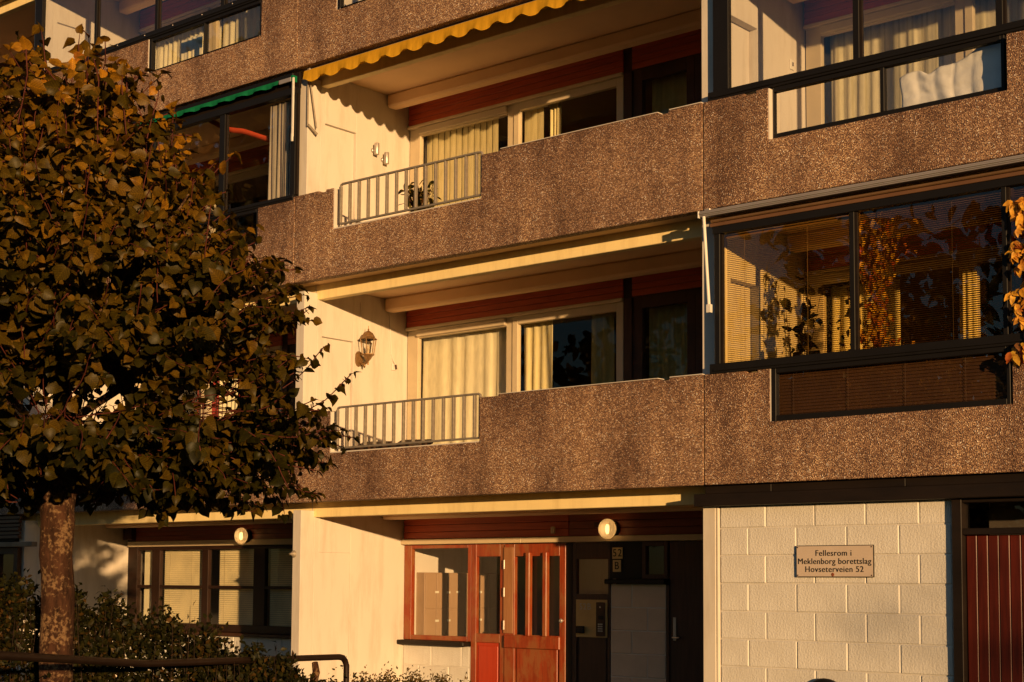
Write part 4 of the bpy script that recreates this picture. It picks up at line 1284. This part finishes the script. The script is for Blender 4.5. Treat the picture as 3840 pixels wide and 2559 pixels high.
def leafy_twig(p, d, length, step=0.045, size=(0.048, 0.106), droop=0.25, thick=0.004):
    pts = [p.copy()]
    q = p.copy(); dd = nrmz(d)
    n = max(int(length / step), 2)
    side = 1
    for i in range(n):
        dd = nrmz(dd + vec(random.gauss(0, 0.10), random.gauss(0, 0.10), random.gauss(0, 0.10) - 0.01))
        q = q + dd * step
        if q[2] < skirt(q) + 0.05 + random.uniform(-0.05, 0.05):
            q = q - dd * step; dd = nrmz(vec(dd[0], dd[1], abs(dd[2]) + 0.3)); continue
        pts.append(q.copy())
        if i < 1: continue
        sd = nrmz(np.cross(dd, vec(0, 0, 1))) * side; side = -side
        out = nrmz(q - vec(TC[0], TC[1], q[2]))
        pet = q + sd * 0.03 + dd * 0.015
        tip = nrmz(sd * 0.7 + dd * 0.45 + vec(0, 0, -droop - random.uniform(0, 0.7)) + rng.normal(0, 0.4, 3))
        nr = nrmz(out * 0.75 + vec(0, 0, 0.45) + rng.normal(0, 0.62, 3))
        # airy openings in the crown, as seen from the street
        dp_ = float((pet - EYE) @ VIEW); k_ = 11.15 / dp_
        s_ = float((pet - EYE) @ vec(0.765, 0.644, 0)) * k_ + 3.27
        h_ = 1.97 + (pet[2] - 1.97) * k_
        if pet[2] < skirt(pet) + random.uniform(-0.06, 0.06): continue
        if 0.93 < s_ < 1.27 and 3.14 < h_ < 3.44 and random.random() < 0.93: continue
        if -0.40 < s_ < 0.40 and 3.12 < h_ < 3.38 and random.random() < 0.8: continue
        lv.add(pet, tip, nr, random.uniform(*size) * (0.75 if i > n - 3 else 1))
    tip = nrmz(dd + vec(0, 0, -0.3))
    lv.add(q, tip, nrmz(vec(0, 0, 1) + dd * 0.3), random.uniform(size[0] * 0.6, size[1] * 0.8))
    if len(pts) > 2: twigs.tube(pts[::2] + [pts[-1]], [thick] * (len(pts[::2])) + [thick * 0.4], 4, False)
NT = 2300
zsamp = np.linspace(2.55, 5.6, 60)
wts = np.array([crown_r(z) ** 1.6 for z in zsamp]); wts /= wts.sum()
for i in range(NT):
    z = float(rng.choice(zsamp, p=wts)) + random.uniform(-0.03, 0.03)
    th = random.uniform(0, 2 * math.pi)
    R = crown_r(z) * lump(th, z)
    # an airy gap between the skirt of low boughs and the upper crown
    if 3.16 < z < 3.46 and random.random() < 0.85: continue
    L = random.uniform(0.35, 0.8)
    r0 = R * random.uniform(0.45, 1.0) - L * 0.65
    if r0 < 0.05: r0 = random.uniform(0.05, 0.3)
    rad = vec(math.cos(th), math.sin(th), 0)
    up = 0.25 + 0.55 * (z - 2.4) / 3.2
    if z < 3.1: up = -0.02
    d = rad * 0.9 + vec(0, 0, up) + rng.normal(0, 0.25, 3)
    p = vec(TC[0], TC[1], z - (0.25 * up)) + rad * r0
    leafy_twig(p, d, L)
# upright shoots on top
for i in range(60):
    a = random.uniform(0, 2 * math.pi); rr = random.uniform(0.0, 0.95)
    z = 5.15 - 0.35 * rr + random.uniform(-0.15, 0.25)
    p = vec(TC[0] + rr * math.cos(a), TC[1] + rr * math.sin(a), z)
    leafy_twig(p, vec(random.gauss(0, 0.16), random.gauss(0, 0.16), 1), random.uniform(0.3, 0.85), 0.085, (0.075, 0.135), 0.5, 0.005)
# long low bough reaching to the right of the picture
RIGHT = vec(0.765, 0.644, 0)
for i in range(34):
    s = random.uniform(0.9, 1.52)
    p = vec(TC[0], TC[1], 0) + RIGHT * s + vec(-0.64, 0.76, 0) * random.uniform(-0.5, 0.5) + vec(0, 0, random.uniform(2.78, 3.2))
    leafy_twig(p, RIGHT + vec(0, 0, random.uniform(-0.2, 0.45)) + rng.normal(0, 0.2, 3), random.uniform(0.3, 0.5))
# trunk and limbs
def limb(name, pts, rs, n=12):
    # resample with a wobble
    P = [np.array(p, float) for p in pts]
    out = []; rr = []
    for i in range(len(P) - 1):
        for q in range(4):
            t_ = q / 4
            out.append(P[i] * (1 - t_) + P[i + 1] * t_ + rng.normal(0, 0.006, 3)); rr.append(rs[i] * (1 - t_) + rs[i + 1] * t_)
    out.append(P[-1]); rr.append(rs[-1])
    mb = MB().tube(out, rr, n)
    from mathutils import noise
    k = 0.10 if name == 'trunk' else 0.12
    ax = [np.array(o_) for o_ in out]
    for vi, q in enumerate(mb.v[:len(out) * n]):
        c0 = ax[vi // n]
        d0 = np.array(q) - c0
        f0 = 1 + k * noise.noise(Vector((q[0] * 9, q[1] * 9, q[2] * 2.2))) + k * 0.7 * noise.noise(Vector((q[0] * 22, q[1] * 22, q[2] * 7)))
        mb.v[vi] = tuple(c0 + d0 * f0)
    return mb.build(name, BARK, tree)
cx, cy = TC[0], TC[1]
limb('trunk', [(cx, cy, G - 0.05), (cx, cy, 0.45), (cx + 0.005, cy, 1.2), (cx, cy + 0.005, 1.9), (cx - 0.01, cy, 2.4), (cx - 0.01, cy, 2.75), (cx - 0.02, cy + 0.02, 3.3), (cx, cy, 4.2), (cx + 0.02, cy, 5.0)],
     [0.17, 0.125, 0.113, 0.113, 0.122, 0.11, 0.07, 0.045, 0.02], 28)
for (dx, dy, dz0, ln, up, r) in ((0.765, 0.644, 2.7, 1.5, 0.32, 0.05), (-0.765, -0.644, 2.75, 1.5, 0.35, 0.07), (-0.6, 0.5, 2.8, 1.4, 0.5, 0.05), (0.6, -0.7, 2.75, 1.3, 0.4, 0.045),
                                 (0.5, 0.8, 3.2, 1.3, 0.7, 0.035), (-0.8, 0.2, 3.4, 1.2, 0.8, 0.035), (0.2, -0.9, 3.5, 1.2, 0.8, 0.035), (0.8, 0.2, 3.7, 1.1, 0.9, 0.03)):
    d = nrmz(vec(dx, dy, 0))
    limb('branch', [(cx, cy, dz0 - 0.12), tuple(vec(cx, cy, dz0 + up * ln * 0.3) + d * ln * 0.4), tuple(vec(cx, cy, dz0 + up * ln * 0.7) + d * ln * 0.75), tuple(vec(cx, cy, dz0 + up * ln) + d * ln)],
         [r, r * 0.75, r * 0.5, r * 0.2], 10)
o = twigs.build('twig', TWIG, tree); o['kind'] = 'stuff'
# the 300 leaves that show largest are single parts; the rest one mass
fwd = np.array([-0.64269, 0.76233, 0.07612]); camp = np.array(CAM)
def show_key(it):
    d = it[0] - camp
    dist = float(d @ fwd)
    facing = abs(float(it[1][:, 2] @ nrmz(d)))
    inx = float(d @ np.array([0.76484, 0.64419, 0.0062])) / dist
    if inx < -0.34: return -1
    return facing * (it[2] / dist) ** 2 * (1 if np.linalg.norm((it[0] - TC)[:2]) > 0.5 * crown_r(it[0][2]) and (it[0] - TC)[:2] @ np.array([0.83, -0.55]) > 0.2 else 0.2)
order = sorted(lv.items, key=show_key, reverse=True)
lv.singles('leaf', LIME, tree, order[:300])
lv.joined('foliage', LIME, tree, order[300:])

# clipped shrubs below the tree
STEMD = M('dark_shrub_stem', (0.035, 0.018, 0.011), rough=0.8)
def shrub(name, label, cat, spine, n, size, mat, width, stems, kind='tri', seed=2, fuzz=0.12, spikes=0):
    """spine: list of (x, y, top z)"""
    P = [np.array(p, float) for p in spine]
    t = thing(name, label, cat, (float(np.mean([p[0] for p in P])), float(np.mean([p[1] for p in P])), G))
    L = Leaves(kind, 6)
    tw = MB()
    for i in range(n):
        s = random.uniform(0, len(P) - 1.0001); a = int(s); q = s - a
        p = P[a] * (1 - q) + P[a + 1] * q
        h = p[2] - G
        k = random.random()
        off = random.gauss(0, width * 0.5)
        e = math.exp(-(off / width) ** 2)
        top = G + h * e * (1 + fuzz * math.sin(s * 9) * 0.5) + random.gauss(0, 0.045)
        zz_ = G + (top - G) * (1 - random.random() ** 2.2 * 0.75)
        d = nrmz(P[a + 1] - P[a]); side = vec(-d[1], d[0], 0)
        pos = vec(p[0], p[1], zz_) + side * off + rng.normal(0, 0.03, 3)
        L.add(pos, rng.normal(0, 1, 3) + vec(0, 0, 0.4), rng.normal(0, 0.6, 3) + vec(0.3, -0.3, 0.7), random.uniform(*size))
    for i in range(stems):
        s = random.uniform(0, len(P) - 1.0001); a = int(s); q = s - a
        p = P[a] * (1 - q) + P[a + 1] * q
        off = random.gauss(0, width * 0.35)
        d = nrmz(P[a + 1] - P[a]); side = vec(-d[1], d[0], 0)
        b = vec(p[0], p[1], G) + side * off
        top = b + vec(random.gauss(0, 0.08), random.gauss(0, 0.08), (p[2] - G) * random.uniform(0.85, 1.0) + random.random() ** 3 * 0.22)
        mid = (b + top) / 2 + rng.normal(0, 0.04, 3)
        tw.tube([mid, (mid + top) / 2 + rng.normal(0, 0.01, 3), top], [0.004, 0.003, 0.0015], 4, False)
        for j in range(9):
            w = 0.55 + 0.5 * j / 9
            pos = mid * (1 - (w - 0.5) * 2) + top * ((w - 0.5) * 2) if w >= 0.5 else mid
            L.add(pos + rng.normal(0, 0.012, 3), rng.normal(0, 1, 3) + vec(0, 0, 0.6), rng.normal(0, 0.7, 3) + vec(0, 0, 0.7), random.uniform(*size))
    L.joined('foliage', mat, t)
    o = tw.build('stem', STEMD, t); o['kind'] = 'stuff'
    return t
HEDGE = leafmat('dark_shrub_leaf', [(0.0, (0.008, 0.010, 0.004)), (0.55, (0.020, 0.021, 0.006)), (0.88, (0.035, 0.03, 0.008)), (1.0, (0.08, 0.04, 0.012))], 0.25)
BUSHL = leafmat('yellow_bush_leaf', [(0.0, (0.05, 0.04, 0.008)), (0.5, (0.11, 0.08, 0.015)), (0.85, (0.17, 0.10, 0.03)), (1.0, (0.16, 0.06, 0.05))], 0.3)
shrub('dark_shrub', 'dark low shrubs around the foot of the linden tree, behind the handrail', 'shrubs',
      [(2.6, -6.7, 2.0), (3.2, -6.15, 1.93), (3.75, -5.7, 1.80), (4.05, -5.4, 1.74), (4.5, -5.0, 1.55), (4.85, -4.7, 1.36), (5.1, -4.45, 1.25), (5.35, -4.2, 0.85)], 42000, (0.036, 0.066), HEDGE, 0.42, 260)
shrub('dark_shrub', 'low dark shrub in front of the trunk, filling the bottom left corner', 'shrubs',
      [(3.9, -7.4, 1.22), (4.6, -6.9, 1.2), (5.2, -6.0, 1.12), (5.6, -5.3, 1.05), (5.9, -4.8, 0.9), (6.1, -4.4, 0.8)], 20000, (0.034, 0.062), HEDGE, 0.35, 140)
shrub('yellow_bush', 'small yellowing heather bush in front of the low block wall', 'bush',
      [(3.05, -2.25, 0.86), (3.35, -1.95, 1.0), (3.65, -1.75, 1.03), (3.95, -1.5, 0.97), (4.2, -1.3, 0.86)], 20000, (0.022, 0.04), BUSHL, 0.25, 60)
t = thing('bare_sapling', 'crooked bare sapling with a few dark leaves behind the handrail', 'sapling', (4.62, -3.7, G))
MB().tube([(4.5, -3.75, G), (4.48, -3.74, 0.8), (4.52, -3.72, 1.0), (4.50, -3.72, 1.12), (4.53, -3.71, 1.22), (4.50, -3.7, 1.30)], [0.045, 0.04, 0.034, 0.036, 0.032, 0.026], 8).build('trunk', BARK, t)
ls = Leaves('oval', 4)
for i in range(130):
    ls.add(vec(4.68, -3.6, 1.02) + rng.normal(0, 1, 3) * vec(0.13, 0.1, 0.11), rng.normal(0, 1, 3) + vec(0, 0, 0.4), rng.normal(0, 1, 3), random.uniform(0.03, 0.05))
ls.joined('foliage', HEDGE, t)

# creeper and pot plants behind the right glazing
CREEP = leafmat('autumn_creeper_leaf', [(0.0, (0.30, 0.05, 0.02)), (0.25, (0.45, 0.14, 0.03)), (0.5, (0.62, 0.33, 0.04)), (0.8, (0.70, 0.46, 0.06)), (1.0, (0.25, 0.10, 0.05))], 0.35)
DPL = leafmat('house_plant_leaf', [(0.0, (0.02, 0.03, 0.008)), (0.6, (0.05, 0.05, 0.012)), (1.0, (0.09, 0.06, 0.015))], 0.3)
t = thing('creeper', 'autumn creeper column trained up behind the glazing post', 'climbing plant', (7.68, 0.24, 3.9))
MB().tube([(7.66, 0.25, 3.55), (7.68, 0.25, 4.3), (7.64, 0.25, 4.9), (7.68, 0.25, 5.4)], 0.008, 6).build('stem', TWIG, t)
lc_ = Leaves('oval', 6)
for i in range(520):
    z = random.uniform(4.05, 5.33)
    w = 0.085 + 0.045 * math.sin(z * 5 + 1) + (0.05 if z < 4.3 else 0)
    p = vec(7.67 + random.gauss(0, w), 0.24 + random.uniform(-0.05, 0.08), z)
    lc_.add(p, vec(random.gauss(0, 0.5), -0.3, -0.9), vec(random.gauss(0.3, 0.4), -1, random.gauss(0.2, 0.4)), random.uniform(0.045, 0.085))
lc_.joined('foliage', CREEP, t)
t = thing('creeper', 'broad yellow and red creeper leaves at the right edge of the picture', 'climbing plant', (9.15, 0.2, 3.9))
MB().tube([(9.2, -0.05, 3.96), (9.15, -0.02, 4.3), (9.2, -0.02, 4.9), (9.15, -0.02, 5.25)], 0.008, 6).build('stem', TWIG, t)
lc_ = Leaves('oval', 6)
CREEPY = leafmat('golden_creeper_leaf', [(0.0, (0.38, 0.10, 0.03)), (0.3, (0.62, 0.28, 0.03)), (0.65, (0.78, 0.44, 0.05)), (1.0, (0.70, 0.36, 0.08))], 0.35)
for i in range(95):
    z = random.uniform(4.14, 5.24)
    c0 = vec(9.22 + random.uniform(-0.17, 0.3), -0.035 + random.uniform(-0.03, 0.035), z)
    sz = random.uniform(0.06, 0.125)
    a0 = random.uniform(-0.5, 0.5)
    for q in (-1.15, -0.55, 0.0, 0.55, 1.15):
        if random.random() < 0.15: continue
        lc_.add(c0 + rng.normal(0, 0.006, 3), vec(math.sin(a0 + q), -0.15, -math.cos(a0 + q)), vec(random.gauss(0.3, 0.25), -1, random.gauss(0.1, 0.25)), sz * (1 - 0.25 * abs(q)))
lc_.joined('foliage', CREEPY, t)
lc_ = Leaves('oval', 6)
for i in range(26):
    lc_.add(vec(9.09 + random.uniform(-0.05, 0.14), -0.03 + random.uniform(-0.04, 0.03), 3.98 + random.uniform(-0.10, 0.05)), vec(random.gauss(0.2, 0.5), -0.3, -0.7), vec(0.3, -1, 0.4), random.uniform(0.06, 0.11))
lc_.joined('hanging_foliage', CREEP, t)
TERRA = M('terracotta', (0.35, 0.14, 0.07), rough=0.8)
def pot_plant(label, x, y, zf, h, w, n, size, mat, kind='oval'):
    t = thing('pot_plant', label, 'pot plant', (x, y, zf))
    MB().lathe([(0.0, 0.0), (0.10, 0.0), (0.135, 0.2), (0.14, 0.24), (0.12, 0.235), (0.0, 0.22)], (x, y, zf), 16).build('pot', TERRA, t)
    mb = MB(); L = Leaves(kind, 5)
    for i in range(n // 8 + 2):
        a = random.uniform(0, 6.3); r = random.random() ** 0.6 * w
        tip = vec(x + r * math.cos(a), y + r * math.sin(a), zf + 0.22 + (h - 0.22) * random.uniform(0.6, 1.0))
        base = vec(x, y, zf + 0.22); mid = (base + tip) / 2 + vec(0, 0, 0.08)
        mb.tube([base, mid, tip], [0.006, 0.004, 0.002], 5, False)
        for j in range(8):
            q = 0.4 + 0.6 * j / 8
            pos = (base * (1 - q) + tip * q) + rng.normal(0, 0.03, 3) + vec(0, 0, 0.05)
            L.add(pos, rng.normal(0, 0.7, 3) + vec(0, 0, -0.4), rng.normal(0, 0.6, 3) + vec(0.3, -0.5, 0.6), random.uniform(*size))
    mb.build('stem', TWIG, t)
    L.joined('foliage', mat, t)
pot_plant('leafy pot plant standing behind the railing under the yellow awning', 1.68, 0.45, 5.90, 0.82, 0.24, 200, (0.06, 0.11), leafmat('balcony_plant_leaf', [(0, (0.06, 0.06, 0.01)), (0.6, (0.14, 0.11, 0.02)), (1, (0.28, 0.16, 0.03))], 0.4))
pot_plant('tall dark house plant with round leaves, left behind the slatted blinds', 6.55, 0.75, 3.2, 1.98, 0.30, 16, (0.09, 0.15), DPL, 'heart')
pot_plant('bushy dark house plant next to the creeper behind the slatted blinds', 7.10, 0.95, 3.2, 1.9, 0.18, 60, (0.06, 0.10), DPL)
pot_plant('low house plant by the pillar behind the slatted blinds', 6.9, 0.6, 3.2, 1.2, 0.25, 50, (0.06, 0.09), DPL)

# ------------------------------------------------------------------ handrail in front of the tree
t = thing('handrail', 'dark tubular handrail bent down at its right end, in front of the shrubs', 'handrail', (5.3, -6.0, G))
path = [(7.2, -9.4, 1.68), (6.24, -7.73, 1.545), (5.33, -6.06, 1.405)]
pts = [path[0], path[1], (5.34, -6.08, 1.407), (5.30, -6.01, 1.402), (4.51, -3.43, 1.337), (4.492, -3.37, 1.327), (4.487, -3.34, 1.30), (4.485, -3.32, 1.26), (4.485, -3.32, 1.0), (4.485, -3.32, G - 0.1)]
MB().tube(pts, 0.026, 12).build('rail_tube', DARKMET, t)
MB().tube([(7.2, -9.4, G - 0.1), (7.2, -9.4, 1.66)], 0.022, 10).build('post', DARKMET, t)

# ------------------------------------------------------------------ trees across the street (mirrored in the panes, shading the low wall)
FAR = leafmat('far_tree_leaf', [(0.0, (0.03, 0.03, 0.008)), (0.5, (0.07, 0.055, 0.012)), (0.85, (0.12, 0.075, 0.015)), (1.0, (0.18, 0.08, 0.02))], 0.3)
def far_tree_meshes(seed, n=1500, rz=4.2, rx=3.3, zc=7.0, size=(0.35, 0.7)):
    L = Leaves('oval', 5)
    r = np.random.default_rng(seed)
    cl = [(r.normal(0, 1, 3)) for _ in range(26)]
    cl = [c / np.linalg.norm(c) * r.uniform(0.35, 1.0) for c in cl]
    for i in range(n):
        c = cl[r.integers(len(cl))]
        q = c + r.normal(0, 0.16, 3)
        p = vec(q[0] * rx, q[1] * rx, zc + q[2] * rz)
        L.add(p, r.normal(0, 1, 3) + vec(0, 0, -0.3), r.normal(0, 1, 3) + vec(0, 0, 0.6), float(r.uniform(*size)))
    mt = MB()
    mt.tube([(0, 0, -0.1), (0.05, 0, 2.5), (-0.05, 0.05, 5.5), (0, 0, 9.5)], [0.28, 0.22, 0.15, 0.04], 10)
    for c in cl[:10]:
        mt.tube([(0, 0, zc - rz * 0.6 + c[2]), (c[0] * rx * 0.5, c[1] * rx * 0.5, zc + c[2] * rz * 0.7), (c[0] * rx, c[1] * rx, zc + c[2] * rz)], [0.09, 0.06, 0.02], 6, False)
    return L, mt
def far_tree(x, y, s, rot, label, data, g='trees across the street'):
    t = thing('street_tree', label, 'tree', (x, y, G), g)
    for nm, me in data:
        o = bpy.data.objects.new(nm, me); COL.objects.link(o)
        o.parent = t
        WL[o.name] = Vector((0, 0, 0))
        if nm == 'crown': o['kind'] = 'stuff'
    t.scale = (s, s, s); t.rotation_euler = (0, 0, rot)
    return t
L, mt = far_tree_meshes(5)
tmp = L.joined('crown', FAR, None); crown_me = tmp.data; bpy.data.objects.remove(tmp)
trunk_me = mt.mesh('trunk'); trunk_me.materials.append(BARK)
data = [('trunk', trunk_me), ('crown', crown_me)]
for i, (x, yy, s) in enumerate(((-22, -34, 1.25), (-15.5, -29, 1.1), (-9.5, -31, 1.28), (-4, -28, 1.05), (1.5, -33, 1.2), (-30, -30, 1.3), (7.5, -36, 1.1), (-37, -29, 1.9), (-45, -33, 2.0), (-31.5, -26, 1.9))):
    far_tree(x, yy, s, i * 1.7, 'broad autumn tree across the street, mirrored in the balcony glass', data)

L, mt = far_tree_meshes(9, 420, 3.6, 3.3, 6.0, (0.3, 0.62))
tmp = L.joined('crown', FAR, None); me_c = tmp.data; bpy.data.objects.remove(tmp)
me_t = mt.mesh('trunk'); me_t.materials.append(BARK)
far_tree(59.3, -27.7, 0.75, 0.4, 'small tree shading the low block wall and the red plank door', [('trunk', me_t), ('crown', me_c)], None)
